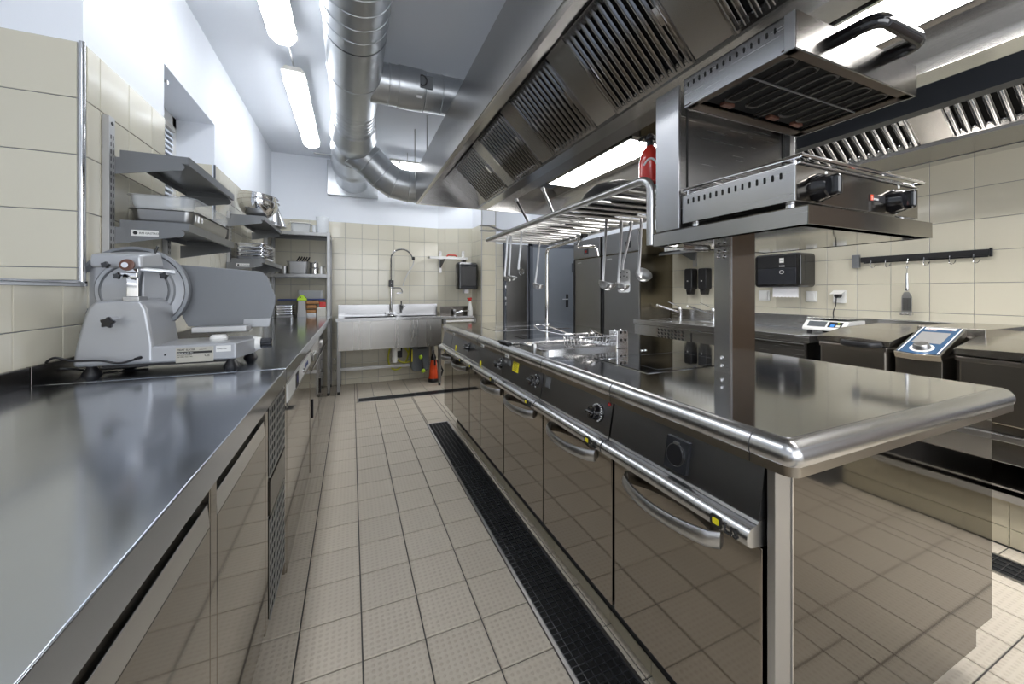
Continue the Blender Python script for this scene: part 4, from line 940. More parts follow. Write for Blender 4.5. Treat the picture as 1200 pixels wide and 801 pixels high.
def rotate_knob(p, y, z, r, ticks=0, x0=.795, nrm=(-.985, 0, .17)):
    nv = Vector(nrm).normalized(); c = Vector((x0, y, z))
    kb = M().lathe([(r*1.18, 0), (r*1.15, .006), (r, .010), (r*.90, .016), (r*.84, .032), (r*.78, .035)], c, nv, 32).build('knob', 'gloss_black', p)
    m_ = M(); u = Vector((0, -1, 0)); v_ = nv.cross(u)
    g_ = [c+nv*h+u*a+v_*b_ for h in (.020, .046) for a, b_ in ((-r*.80, -r*.24), (r*.80, -r*.24), (r*.80, r*.24), (-r*.80, r*.24))]
    m_.add(g_, [(3,2,1,0),(4,5,6,7),(0,1,5,4),(1,2,6,5),(2,3,7,6),(3,0,4,7)]); m_.build('grip', 'gloss_black', kb, bevel=.005, seg=3)
    M().lathe([(r*.80, .034), (r*.6, .036), (0, .037)], c, nv, 28).build('dome', 'gloss_black', kb)
    if ticks:
        t = M()
        for i in range(ticks):
            a = math.radians(-150+i*200/max(1, ticks-1)); q_ = c+nv*.0085+(u*math.sin(a)*-1+v_*math.cos(a))*r*1.07
            t.lathe([(.0022, -.001), (.0022, .002), (0, .0025)], q_, nv, 6)
        t.build('markings', 'white_ink', kb)
    return kb
def pnl(z): return .785+(.805-.785)*(z-.704)/(.818-.704)
for i, ((y0, y1, hasdoor), lb) in enumerate(zip(mods, labs)):
    t = thing('range_module', lb, 'cooker', (1.3, (y0+y1)/2, .13), 'range modules of the cooking island')
    y0 += .001; y1 -= .001
    M().box(.83, 1.84, y0, y1, .135, .815).build('body', 'dark_steel', t, smooth=False)
    cpn = M().prism([PROF[0], PROF[1], (.829, .704), (.829, .816)], 'y', y0, y1).build('control_panel', 'control_steel', t, smooth=False)
    rail = M().prism([(.785, .704)]+[(.783, .7035)]+PROF[1:]+[(.80, .648), (.84, .648), (.84, .704)], 'y', y0, y1).build('front_rail', 'edge_steel', t)
    if hasdoor:
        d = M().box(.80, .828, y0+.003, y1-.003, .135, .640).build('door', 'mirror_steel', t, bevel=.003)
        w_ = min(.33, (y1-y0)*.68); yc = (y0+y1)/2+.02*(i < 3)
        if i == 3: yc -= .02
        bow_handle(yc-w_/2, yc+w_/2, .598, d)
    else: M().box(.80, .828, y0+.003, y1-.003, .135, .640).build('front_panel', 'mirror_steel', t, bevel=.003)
    # maker's lettering on the rail: a yellow-filled O, then LIS
    ye = y0+.072
    sz = .030
    X_ = .7478
    o_ = M()
    for s_, mm, xx in ((1, 'ink', X_-.0006), (.56, 'yellow', X_-.0012)):
        pts = rrect(ye-.0145*s_, ye+.0145*s_, .673-.0125*s_, .673+.0125*s_, .006*s_, 4)
        M().prism([(a, b_) for a, b_ in pts], 'x', xx, X_+.004).build('logo', mm, rail, smooth=False)
    text('lettering', 'LiS', .032, (X_-.0004, ye-.018, .6615), (0, -1, 0), (0, 0, 1), 'ink', rail, squash=.95, ext=.0014)
    # white tag under the worktop edge
    if i in (2, 3, 5, 6):
        tg = M().box(.7900, .7925, y1-.10, y1-.045, .822, .842).build('tag', 'sticker', iw); text('lettering', 'crystal', .013, (.7896, y1-.05, .827), (0, -1, 0), (0, 0, 1), 'ink', tg)
    mods[i] = (y0, y1, hasdoor, t, cpn)
def knob_at(i, u, v, r, ticks, lens=None):
    p = px(u, v, .797); z = min(max(p.z, .74), .775); c = mods[i][4]
    rotate_knob(c, p.y, z, r, ticks, pnl(z))
    return p.y, z
knob_at(1, 702, 483, .027, 13); knob_at(2, 629, 446, .027, 5); knob_at(3, 587, 426, .027, 5); knob_at(5, 549.5, 406.5, .027, 3)
def at_mod(y):
    for m_ in mods:
        if m_[0] <= y <= m_[1]: return m_
    return min(mods, key=lambda m_: min(abs(m_[0]-y), abs(m_[1]-y)))
def on_panel(name, m, y, z, hy, hz, th=.002):
    md = at_mod(y); y = min(max(y, md[0]+hy+.004), md[1]-hy-.004)
    return y, M().prism([(pnl(z+hz)-th, z+hz), (pnl(z-hz)-th, z-hz), (pnl(z-hz)+.002, z-hz), (pnl(z+hz)+.002, z+hz)], 'y', y-hy, y+hy).build(name, m, md[4])
p = px(793, 534, .787); sz_ = p.z+.004
ys_, sk = on_panel('socket_plate', 'black_plate', p.y, sz_, .036, .040, .010)
M().lathe([(.0275, .0), (.0275, .004), (.0255, .006), (.0, .006)], (pnl(sz_)-.010, ys_, sz_), (-.985, 0, .17), 28).build('socket_lid', 'black', sk); M().lathe([(.029, .0), (.029, .003), (.0275, .003)], (pnl(sz_)-.010, ys_, sz_), (-.985, 0, .17), 28).build('lid_rim', 'satin', sk)
M().box(pnl(sz_+.03)-.016, pnl(sz_+.03)-.009, ys_-.008, ys_+.008, sz_+.027, sz_+.033).build('lid_catch', 'satin', sk)
p = px(713, 474, .797); M().lathe([(.0065, 0), (.0065, .003), (.004, .006), (0, .007)], (pnl(p.z), p.y, p.z), (-.985, 0, .17), 14).build('pilot_lamp', 'lens_red', at_mod(p.y)[4])
p = px(602.5, 428.5, .79); yy, yw = on_panel('warning_card', 'yellow', p.y, p.z, .036, .032)
for k in range(6): z_ = p.z+.021-.0085*k; M().box(pnl(z_)-.0030, pnl(z_)-.0018, yy-.026+.004*(k % 3), yy+.026, z_-.0012, z_+.0012).build('printed_line', 'ink', yw)
for u, v in ((564, 427), (534.5, 408)):
    a = px(u, v, .79); md = at_mod(a.y); y_ = min(max(a.y, md[0]+.026), md[1]-.026)
    M().prism([(y_-.02, a.z-.018), (y_+.02, a.z-.018), (y_, a.z+.026)], 'x', pnl(a.z)-.004, pnl(a.z)+.003).build('warning_triangle', 'yellow', md[4], smooth=False)
for u, v in ((640.5, 448), (595.5, 423.5), (554, 404)):
    a = px(u, v, .79); on_panel('data_plate', 'grey_paint', a.y, a.z, .020, .022, .0015)
# tiled plinth of the island and the stainless end panel
pl_ = struct('trim_5', M().box(.857, 1.66, .56, 3.25, 0, .199), 'black', smooth=False)  # black box stands in for the shadow gap above the skirting
lay_tiles(pl_, (.855, 0, 0), (0, -1, 0), (0, 0, 1), [-y for y in steps(.56, 3.25, .2, TY)[::-1]], [0, .045], 'skirt_tile', limit=40)
lay_tiles(pl_, (0, .56, 0), (1, 0, 0), (0, 0, 1), steps(.86, 1.66, .2, TX), [0, .045], 'skirt_tile', limit=10)
ep = thing('end_panel', 'large polished stainless panel closing the near end of the island', 'panel', (1.33, .51, .10))
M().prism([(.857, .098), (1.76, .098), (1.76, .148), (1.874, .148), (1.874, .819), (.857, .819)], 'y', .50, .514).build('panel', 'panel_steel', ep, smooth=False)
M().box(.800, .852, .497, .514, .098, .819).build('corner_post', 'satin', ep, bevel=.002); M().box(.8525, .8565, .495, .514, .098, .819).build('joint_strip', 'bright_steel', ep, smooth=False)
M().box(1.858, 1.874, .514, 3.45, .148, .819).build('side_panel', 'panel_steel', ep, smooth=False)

# things let into and standing on the worktop
def hob(x0, x1, y0, y1, lab):
    t = thing('glass_hob', lab, 'hob', ((x0+x1)/2, (y0+y1)/2, IZ), 'black glass hobs in the island')
    M().box(x0, x1, y0, y1, IZ, IZ+.0016).build('frame', 'chrome', t, smooth=False)
    M().box(x0+.008, x1-.008, y0+.008, y1-.008, IZ+.0005, IZ+.0034).build('glass', 'glass_black', t, smooth=False)
    for cx, cy in ((x0+(x1-x0)*.5, y0+(y1-y0)*.5),):
        a_, b_ = (x1-x0)*.36, (y1-y0)*.40
        M().tube([(cx-a_, cy-b_, IZ+.0034), (cx+a_, cy-b_, IZ+.0034), (cx+a_, cy+b_, IZ+.0034), (cx-a_, cy+b_, IZ+.0034)], .0006, 4, closed=True).build('cooking_zone', 'grey_paint', t)
    return t
hob(.995, 1.56, 1.065, 1.42, 'black glass hob nearest the camera, beside the steel column'); hob(1.0, 1.50, 2.12, 2.36, 'black glass hob just beyond the fryer'); hob(1.0, 1.66, 2.66, 3.0, 'farthest black glass hob by the tap post')
fr = thing('fryer', 'open stainless fryer basin let into the island top, with black lid handle', 'fryer', (1.05, 1.8, IZ))
bx0, bx1, by0, by1 = .872, 1.30, 1.62, 1.92
tr = M()
def basin(p, x0, x1, y0, y1, z, dep, m, name='basin', lip=.02, h=.006, r=.03):
    n = 4; rg_ = []
    def rr(s, zz, rad): return [(x, y, zz) for x, y in rrect(x0-s, x1+s, y0-s, y1+s, max(.003, rad), n)]
    L_ = [rr(lip, z, r+lip), rr(lip, z+h, r+lip), rr(0, z+h, r), rr(-.002, z+h-.004, r), rr(-.006, z+.002-dep*.0, r)]
    k = len(L_[0]); vs = [v for q in L_ for v in q]; t_ = len(L_)
    return M().add(vs, [tuple(range((t_-1)*k, t_*k))]+[(i*k+j, i*k+(j+1) % k, (i+1)*k+(j+1) % k, (i+1)*k+j) for i in range(t_-1) for j in range(k)]).build(name, m, p)
basin(fr, bx0, bx1, by0, by1, IZ, 0, 'bright_steel', h=.016)
M().box(bx0+.02, bx1-.02, by0+.02, by1-.02, IZ+.0022, IZ+.0035).build('oil_surface', 'dark_steel', fr, smooth=False)
M().box(bx0+.06, bx1-.06, by1-.045, by1-.03, IZ+.003, IZ+.014).build('inner_rail', 'chrome', fr)
a, b2 = pz(579, 400.5, IZ+.02), pz(607.5, 403, IZ+.02)
M().box(.835, 1.32, 1.955, 2.08, IZ+.001, IZ+.012).build('lid', 'bright_steel', fr, bevel=.004)
M().box(.800, .832, 1.955, 2.09, IZ+.001, IZ+.014).build('lid_handle', 'black', fr, bevel=.004)
M().box(.845, .86, 1.70, 1.725, IZ+.001, IZ+.035).build('lid_hinge', 'satin', fr)
fb = thing('fry_basket', 'wire fry basket with long handle resting in the fryer', 'basket', (1.18, 1.72, IZ+.006))
fx0, fx1, fy0, fy1, fz0, fz1 = 1.08, 1.29, 1.64, 1.80, IZ+.004, IZ+.062
wires = M()
for i in range(11):
    x = fx0+(fx1-fx0)*i/10; wires.tube([(x, fy0, fz1), (x, fy0+.012, fz0), (x, fy1-.012, fz0), (x, fy1, fz1)], .0016, 5)
for i in range(7):
    y = fy0+(fy1-fy0)*i/6; wires.tube([(fx0, y, fz1), (fx0+.012, y, fz0), (fx1-.012, y, fz0), (fx1, y, fz1)], .0014, 5)
for zz in (fz0+.02, fz0+.04): wires.tube([(fx0, fy0, zz), (fx1, fy0, zz), (fx1, fy1, zz), (fx0, fy1, zz)], .0014, 5, closed=True)
tag(wires.build('mesh', 'chrome', fb), kind='stuff')
M().tube([(fx0, fy0, fz1), (fx1, fy0, fz1), (fx1, fy1, fz1), (fx0, fy1, fz1)], .004, 8, closed=True).build('rim', 'chrome', fb)
M().tube(bend([(fx0+.01, 1.69, fz1), (.98, 1.90, fz1+.02), (1.02, 2.05, fz1+.035), (1.09, 2.05, fz1+.035), (fx0+.05, 1.80, fz1)], .03), .0045, 8).build('handle', 'chrome', fb)
M().tube([(fx0+.06, fy0+.02, fz1), (fx0+.10, fy0+.05, fz1+.035), (fx0+.16, fy0+.04, fz1+.005)], .006, 8).build('hook', 'chrome', fb)
a = pz(716, 406, IZ); hbx = thing('heater_box', 'upright stainless box with four square holes behind the fryer', 'box', (1.32, 1.64, IZ))
zt = aty_z = py(724, 386.5, 1.64).z
M().box(1.283, 1.358, 1.60, 1.665, IZ, zt).build('case', 'bright_steel', hbx, bevel=.004)
for sy in (1.5995,):
    for dx in (.310, .337):
        for dz0 in (.045, .085): M().box(dx-.005+1.0, dx+.005+1.0, sy-.001, sy+.002, IZ+dz0-.006, IZ+dz0+.006).build('square_hole', 'hole', hbx, smooth=False)
for dx in (1.30, 1.34): M().lathe([(.006, 0), (.006, .003), (0, .006)], (dx, 1.64, zt), n=10).build('rivet', 'chrome', hbx)
for k in (0, 1): tag(M().lathe([(.008, 0), (.007, .004), (0, .006)], (1.36+.022*k, 1.50, IZ), n=12).build('deck_bolt', 'chrome'), ['left', 'right'][k]+' one of two bright bolt heads on the island deck behind the near hob', 'bolt', 'two bolt heads on the island deck')

# column, platform, salamander
cs_ = thing('grill_stand', 'square stainless column carrying the grill platform above the island', 'stand', (1.343, .98, IZ))
M().box(1.272, 1.285, .952, 1.015, IZ, 1.355).build('column_side', 'steel', cs_, smooth=False)
M().box(1.285, 1.412, .952, 1.015, IZ, 1.355).build('column', 'brown_reflect_steel', cs_, smooth=False)
M().box(1.2845, 1.2865, .9505, .953, IZ, 1.355).build('corner_edge', 'bright_steel', cs_, smooth=False)
for zz in (IZ+.026, IZ+.056, 1.315, 1.335):
    for yy in ((.982,) if zz < 1.2 else (.972, .996)): M().lathe([(.007, 0), (.006, .003), (0, .005)], (1.272, yy, zz), (-1, 0, 0), 12).build('bolt', 'chrome', cs_)
PX0, PX1, PY0, PY1 = 1.03, 1.66, .562, 1.08
M().sheet([(PY0, 1.352), (PY0, 1.398), (PY1, 1.398)], 'x', PX0, PX1, .003).build('platform', 'brown_reflect_steel', cs_, smooth=False)
M().box(PX0, PX0+.003, PY0, PY1, 1.352, 1.398).box(PX1-.003, PX1, PY0, PY1, 1.352, 1.398).box(PX0, PX1, PY1-.003, PY1, 1.352, 1.398).build('platform_side', 'steel_h', cs_, smooth=False)
M().box(PX0+.03, PX1-.03, PY0+.03, PY1-.03, 1.352, 1.360).build('underside', 'panel_steel', cs_, smooth=False)
M().cyl((PX0+.10, 1.04, 1.35), (PX0+.24, 1.04, 1.35), .012, 12).build('clamp_bar', 'chrome', cs_)
sg = thing('salamander_grill', 'stainless salamander grill with raised heating head, black handle and two knobs', 'grill', (1.35, .8, 1.40))
BX0, BX1, BY0, BY1 = 1.045, 1.674, .60, .958
M().box(BX0, BX1, BY0, BY1, 1.418, 1.513).build('lower_body', 'steel_h', sg, bevel=.002)
M().box(BX0+.001, BX1-.001, BY0-.002, BY0+.001, 1.420, 1.511).build('front_panel', 'brown_reflect_steel', sg, smooth=False)
for x in (BX0+.03, BX1-.03):
    for y in (BY0+.03, BY1-.03): M().cyl((x, y, 1.398), (x, y, 1.418), .012, 12).build('foot', 'chrome', sg)
def slots(p, x, y0, y1, z, n, h, w_):
    for i in range(n):
        y = y0+(y1-y0)*i/(n-1); M().prism([(a_, b_) for a_, b_ in rrect(y-w_/2, y+w_/2, z-h/2, z+h/2, w_*.49, 3)], 'x', x-.0008, x+.001).build('vent_slot', 'hole', p, smooth=False)
slots(sg, BX0, BY0+.035, BY1-.025, 1.490, 15, .018, .0065)
# chrome grid tray over the lower body
M().tube([(BX0+.002, BY0-.012, 1.532), (BX1+.004, BY0-.012, 1.532), (BX1+.004, BY1-.01, 1.532), (BX0+.002, BY1-.01, 1.532)], .006, 8, closed=True).build('grid_frame', 'chrome', sg)
M().box(BX0+.01, BX1-.004, BY0-.006, BY1-.015, 1.514, 1.520).build('drip_tray', 'bright_steel', sg, bevel=.002)
for i in range(14):
    y = BY0+.015+(BY1-BY0-.05)*i/13; M().cyl((BX0+.004, y, 1.532), (BX1, y, 1.532), .003, 6).build('grid_wire', 'chrome', sg)
for y in (BY0+.005, BY1-.02):
    for x in (BX0+.006, BX1-.01): M().cyl((x, y, 1.513), (x, y, 1.532), .004, 6).build('tray_pin', 'chrome', sg)
# rear tower
TX0 = 1.032
M().box(TX0, TX0+.012, .962, 1.066, 1.402, 1.895).build('tower_side', 'steel', sg, bevel=.0015)
M().box(1.672, 1.684, .962, 1.066, 1.402, 1.895).build('tower_side', 'steel', sg, bevel=.0015)
M().box(TX0+.012, 1.672, .975, 1.066, 1.402, 1.885).build('tower_back', 'tower_steel', sg, smooth=False)
for x in (TX0+.055, 1.615): M().box(x-.004, x+.004, .9735, .976, 1.53, 1.86).build('guide_slot', 'hole', sg, smooth=False)
M().box(1.63, 1.66, .955, .975, 1.53, 1.86).build('guide_rail', 'satin', sg, smooth=False)
# heating head
HX0, HX1, HY0_, HY1_, HZa, HZb = 1.045, 1.668, .60, .952, 1.812, 1.908
hh = M().box(HX0, HX0+.004, HY0_, HY1_, HZa, HZb).box(HX1-.004, HX1, HY0_, HY1_, HZa, HZb).box(HX0, HX1, HY0_, HY0_+.004, HZa, HZb).box(HX0, HX1, HY1_-.004, HY1_, HZa, HZb).box(HX0, HX1, HY0_, HY1_, HZb-.004, HZb).build('head', 'steel_h', sg, smooth=False)
M().box(HX0-.0008, HX0+.002, HY0_, HY0_+.026, HZa, HZb).build('head_corner', 'satin', hh, smooth=False)
M().box(HX0+.002, HX1-.002, HY0_-.0015, HY0_+.001, HZa, HZb).build('head_front', 'head_steel', hh, smooth=False)
fm = M(); w_ = .034
fm.box(HX0+.004, HX0+w_, HY0_+.004, HY1_-.004, HZa+.004, HZa+.008).box(HX1-w_, HX1-.004, HY0_+.004, HY1_-.004, HZa+.004, HZa+.008).box(HX0, HX1, HY0_+.004, HY0_+w_, HZa+.004, HZa+.008).box(HX0, HX1, HY1_-w_, HY1_-.004, HZa+.004, HZa+.008)
fm.build('rim', 'dark_brown', hh, smooth=False)
M().box(HX0+w_, HX1-w_, HY0_+w_, HY1_-w_, HZa+.022, HZa+.026).build('element_plate', 'hole', hh, smooth=False)
slots(hh, HX0, HY0_+.05, HY1_-.02, HZb-.024, 14, .016, .006)
zz = HZa+.014
for k in range(2):
    xa = HX0+w_+.015+k*(HX1-HX0-2*w_)/2; xb = xa+(HX1-HX0-2*w_)/2-.03; pts = []; n = 6
    for i in range(n):
        x = xa+(xb-xa)*i/(n-1); ya, yb = (HY0_+.045, HY1_-.075)
        pts += [(x, ya if i % 2 else yb, zz), (x, yb if i % 2 else ya, zz)]
    pts = [(xa, HY1_-.045, zz)]+pts+[(xb, HY1_-.045, zz)]
    M().tube(bend(pts, .022, 4), .0042, 7).build('heating_element', 'element', hh)
M().cyl((HX0+w_, (HY0_+HY1_)/2-.03, zz-.007), (HX1-w_, (HY0_+HY1_)/2-.03, zz-.007), .003, 6).build('support_wire', 'old_steel', hh)
for x in (HX0+.12, HX0+.36, HX0+.50): M().box(x, x+.05, HY1_-.062, HY1_-.045, zz-.004, zz+.006).build('bracket', 'copper', hh, smooth=False)
# handle: black bow on the front of the head
hz = HZb-.020
hp_ = bend([(HX0+.20, HY0_, hz), (HX0+.20, HY0_-.085, hz), (HX0+.43, HY0_-.085, hz), (HX0+.43, HY0_, hz)], .045, 6)
hv = M(); k = 10; vs = []; P_ = [Vector(p) for p in hp_]
for i, p in enumerate(P_):
    d_ = (P_[min(i+1, len(P_)-1)]-P_[max(i-1, 0)]).normalized(); nn = Vector((-d_.y, d_.x, 0))
    for j in range(k): a_ = 2*PI*j/k; vs.append(p+nn*.014*math.cos(a_)+Vector((0, 0, .020*math.sin(a_))))
hv.add(vs, [tuple(range(k)), tuple(range((len(P_)-1)*k, len(P_)*k))]+[(i*k+j, i*k+(j+1) % k, (i+1)*k+(j+1) % k, (i+1)*k+j) for i in range(len(P_)-1) for j in range(k)])
hv.build('handle', 'gloss_black', hh)
# knobs
for u, v in ((962, 220), (1050, 236)):
    p = py(u, v, BY0-.01); c = Vector((p.x, BY0-.002, p.z))
    kb = M().lathe([(.038, 0), (.038, .007), (.034, .013), (.031, .028), (.028, .032), (0, .033)], c, (0, -1, 0), 36).build('knob', 'gloss_black', sg)
    M().box(c.x-.012, c.x+.012, BY0-.056, BY0-.020, c.z-.027, c.z+.027).build('grip', 'gloss_black', kb, bevel=.009, seg=3)
    for a_ in (-1, 0, 1): M().box(c.x-.031+.004*abs(a_), c.x-.025+.004*abs(a_), BY0-.0098, BY0-.0088, c.z+.012*a_-.001, c.z+.012*a_+.001).build('marking', 'white_ink', kb, smooth=False)
    p2 = py(u+6 if u < 1000 else u+3, 203 if u < 1000 else 219, BY0-.002); M().cyl((p2.x, BY0-.003, p2.z), (p2.x, BY0+.001, p2.z), .0055, 14).build('symbol', 'sticker', sg)
a = py(1019.5, 227, BY0-.003); b2 = py(1037, 239, BY0-.003)
bd = M().box(a.x, b2.x, BY0-.004, BY0, b2.z+.002, a.z).build('badge', 'black', sg, bevel=.001)
M().box(a.x+.0015, a.x+.014, BY0-.0048, BY0-.003, b2.z+.004, a.z-.002).build('badge_mark', 'orange', bd, smooth=False)
text('lettering', 'S', .014, (a.x+.004, BY0-.0052, b2.z+.006), (1, 0, 0), (0, 0, 1), 'white_ink', bd)
text('lettering', 'irman', .012, (a.x+.016, BY0-.0045, b2.z+.006), (1, 0, 0), (0, 0, 1), 'white_ink', bd)

# ---------------------------------------------------------------- tubular shelf over the island
ts = thing('tubular_shelf', 'stainless tubular rack running above the island behind the grill', 'shelf', (1.33, 2.0, 1.35))
SX0, SX1, SYn, SYf, SZ = 1.035, 1.615, 1.13, 2.95, 1.615
M().tube(bend([(SX0, 1.095, 1.36), (SX0, 1.095, SZ), (SX0, SYf, SZ)], .06, 8), .0155, 14).build('front_rail', 'satin', ts)
M().tube(bend([(SX1, 1.095, 1.36), (SX1, 1.095, SZ), (SX1, SYf, SZ)], .06, 8), .0155, 14).build('rear_rail', 'satin', ts)
M().cyl((SX0, SYf-.01, SZ), (SX1, SYf-.01, SZ), .0145, 12).build('end_rail', 'satin', ts)
nb = 18; BARS = [SYn+.06+(SYf-SYn-.12)*i/(nb-1) for i in range(nb)]
for i in range(nb):
    y = SYn+.06+(SYf-SYn-.12)*i/(nb-1); M().cyl((SX0, y, SZ), (SX1, y, SZ), .0100, 10).build('cross_bar', 'satin', ts)
tp = thing('tap_column', 'chrome pot-filler column rising from the far island end with swivel spout', 'tap', (1.635, 3.02, IZ))
M().tube(bend([(1.635, 3.02, IZ), (1.635, 3.02, 1.575), (1.575, 2.42, 1.585)], .06, 8), .015, 14).build('post', 'chrome', tp)
M().lathe([(.03, 0), (.028, .012), (.02, .016)], (1.635, 3.02, IZ), n=20).build('flange', 'chrome', tp)
M().lathe([(.02, -.02), (.024, 0), (.022, .03), (.012, .045)], (1.565, 2.36, 1.588), (.1, 1, 0), 16).build('valve', 'chrome', tp)
M().lathe([(.0, -.004), (.026, 0), (.026, .016), (0, .02)], (1.56, 2.32, 1.60), (.1, -1, .4), 20).build('valve_knob', 'black', tp)
a = py(675, 290, 2.36); c_ = py(699, 288, 2.36); d_ = py(701, 300, 2.36)
M().tube(bend([(1.56, 2.36, 1.58), (a.x, 2.36, a.z), (c_.x, 2.36, c_.z), (d_.x, 2.36, d_.z)], .03, 6), .009, 10).build('spout', 'chrome', tp)
def ladle(u, v, vb, ub, r, lab, kind='ladle', tilt=.10):
    p = pz(u, v, SZ-.012); yb_ = min(BARS, key=lambda y: abs(y-p.y)); p = Vector((py(u, v, yb_).x, yb_, SZ)); d = p.x*SA+p.y*CA; q_ = Vector((p.x+(ub-u)/FPX*d*CA, p.y-(ub-u)/FPX*d*SA, CAMH-(vb-V0)/FPX*d))
    t = thing(kind, lab, kind.replace('_', ' ') if kind != 'slotted_turner' else 'turner', (p.x, p.y, SZ), 'utensils hanging from the tubular rack')
    hk = bend([(p.x+.0, p.y+.02, SZ+.004), (p.x, p.y+.014, SZ+.016), (p.x, p.y, SZ+.014), (p.x, p.y-.004, SZ-.02)], .008, 3)
    neck = Vector((q_.x-.02, q_.y, q_.z+.055))
    pts = hk+[Vector((p.x, p.y, SZ-.03)).lerp(neck, .5)+Vector((.003, 0, 0)), neck, Vector((q_.x-.022, q_.y, q_.z+.02))]
    hm = M(); k = 8; vs = []
    for i, pt in enumerate(pts):
        w2 = .0065+.002*(i/len(pts))
        for j in range(k): a_ = 2*PI*j/k; vs.append(pt+Vector((CA, -SA, 0))*w2*math.cos(a_)+Vector((SA, CA, 0))*.0022*math.sin(a_))
    hm.add(vs, [tuple(range(k)), tuple(range((len(pts)-1)*k, len(pts)*k))]+[(i*k+j, i*k+(j+1) % k, (i+1)*k+(j+1) % k, (i+1)*k+j) for i in range(len(pts)-1) for j in range(k)])
    hm.build('handle', 'satin', t)
    if kind == 'ladle':
        prof = [(r*math.sin(a_), r*1.0*(1-math.cos(a_))) for a_ in [PI/2*i/7 for i in range(8)]]
        ax = Vector((.25*CA, -.25*SA-.0, 1))+Vector((-SA, -CA, 0))*tilt
        M().lathe([(0, 0)]+prof[1:]+[(r+.002, r*1.0), (r-.001, r*1.0)]+[(max(0, a_-.002), b_+.002) for a_, b_ in prof[::-1][1:]], q_-ax.normalized()*r*.3, ax, 28).build('bowl', 'satin', t)
    elif kind == 'small_whisk':
        for j in range(4):
            a_ = PI*j/4; M().tube([(q_.x+.012*math.cos(a_)*s_, q_.y+.012*math.sin(a_)*s_, z_) for s_, z_ in ((.2, q_.z+.03), (1.6, q_.z+.01), (1.4, q_.z-.01), (0, q_.z-.02))], .0014, 5).build('wire', 'chrome', t)
    return t, q_
ladle(594.5, 277, 328, 594.5, .036, 'front one of the two nested ladles at the far left end of the tubular rack')
ladle(598.5, 277, 327, 599.5, .036, 'rear one of the two nested ladles at the far left end of the tubular rack')
ladle(611, 272, 319, 611, .02, 'small wire whisk hanging third from the left on the tubular rack', 'small_whisk')
ladle(632, 284, 337, 630, .046, 'fluted small ladle hanging alone just left of the tap post')
ladle(710, 259, 337, 710, .050, 'biggest ladle, leftmost of the four hanging near the grill')
ladle(728, 260, 338, 728, .042, 'second hanging ladle from the left near the grill')
t_, q_ = ladle(740, 258, 320, 733, .05, 'slotted turner hanging between two ladles near the grill', 'slotted_turner')
bl_ = M(); U_ = Vector((CA, -SA, 0)); W_ = Vector((SA, CA, 0)); o_ = q_+Vector((0, 0, -.045))+W_*.035
bl_.add([o_+U_*a_+Vector((0, 0, b_))+W_*c_ for c_ in (-.001, .001) for a_, b_ in rrect(-.038, .038, -.07, .07, .015, 3)], [tuple(range(16)), tuple(range(16, 32))[::-1]]+[(i, (i+1) % 16, 16+(i+1) % 16, 16+i) for i in range(16)])
bl_.build('blade', 'old_steel', t_, smooth=False)
hm = M()
for a_, b_ in ((-.02, .05), (0, .055), (.02, .05), (-.02, .025), (.02, .025), (0, .03)): hm.lathe([(0, 0), (.004, 0), (.004, .0005), (0, .0005)], o_+U_*a_+Vector((0, 0, b_))-W_*.0016, -W_, 8)
tag(hm.build('holes', 'hole', t_), kind='stuff')
ladle(751, 258, 325, 752, .046, 'rightmost hanging ladle, tilted, next to the grill tower', tilt=1.1)
# pans and lids lying on the rack
def frypan(c, r, a_, lab, m='black', tiltz=.10, hm='black'):
    t = thing('frying_pan', lab, 'pan', c, 'pans lying on the tubular rack'); c = Vector(c)
    M().lathe([(0, 0), (r*.8, 0), (r, .042), (r+.004, .044), (r-.004, .043), (r*.78, .004), (0, .004)], c, n=36).build('body', m, t)
    d_ = Vector((math.cos(a_), math.sin(a_), 0)); s_ = c+d_*r+Vector((0, 0, .038))
    M().tube([s_, s_+d_*.04+Vector((0, 0, .012)), s_+d_*.20+Vector((0, 0, tiltz))], .009, 8).build('handle', hm, t)
    M().tube([s_+d_*.195+Vector((0, 0, tiltz)), s_+d_*.215+Vector((0, 0, tiltz+.004))], .012, 8).build('hanging_eye', 'satin', t)
    return t
wk = thing('wok', 'large black speckled wok turned upside down on the rack near the red canister', 'wok', (1.30, 1.62, SZ+.010))
M().lathe([(.205, 0), (.205, .006), (.198, .03), (.175, .075), (.13, .115), (.07, .135), (0, .14), (0, .134), (.065, .129), (.125, .109), (.17, .07), (.192, .028), (.199, .002)], (1.30, 1.62, SZ+.010), n=48).build('body', 'speckled', wk)
M().tube([(1.30, 1.83, SZ+.02), (1.28, 1.90, SZ+.03), (1.26, 2.02, SZ+.035)], .010, 8).build('handle', 'black', wk)
def pan_to(c, r, end, lab, hm, m='black'):
    t = thing('frying_pan', lab, 'pan', c, 'pans lying on the tubular rack'); c = Vector(c); e = Vector(end)
    M().lathe([(0, 0), (r*.8, 0), (r, .042), (r+.004, .044), (r-.004, .043), (r*.78, .004), (0, .004)], c, n=36).build('body', m, t)
    d_ = Vector((e.x-c.x, e.y-c.y, 0)).normalized(); s_ = c+d_*r*.98+Vector((0, 0, .038))
    M().tube([s_, s_.lerp(e, .25)+Vector((0, 0, .012)), e], .009, 8).build('handle', hm, t); q_ = (e-s_).normalized()
    M().tube([e, e+q_*.02], .013, 8).build('hanging_eye', 'satin', t)
pan_to((1.33, 2.12, SZ+.011), .11, px(637, 223, 1.18), 'black frying pan whose handle points up past the hood lamp', 'old_steel')
pan_to((1.30, 2.42, SZ+.011), .12, px(606, 236, 1.12), 'black frying pan whose long dark handle points to the far left over the rack', 'black')
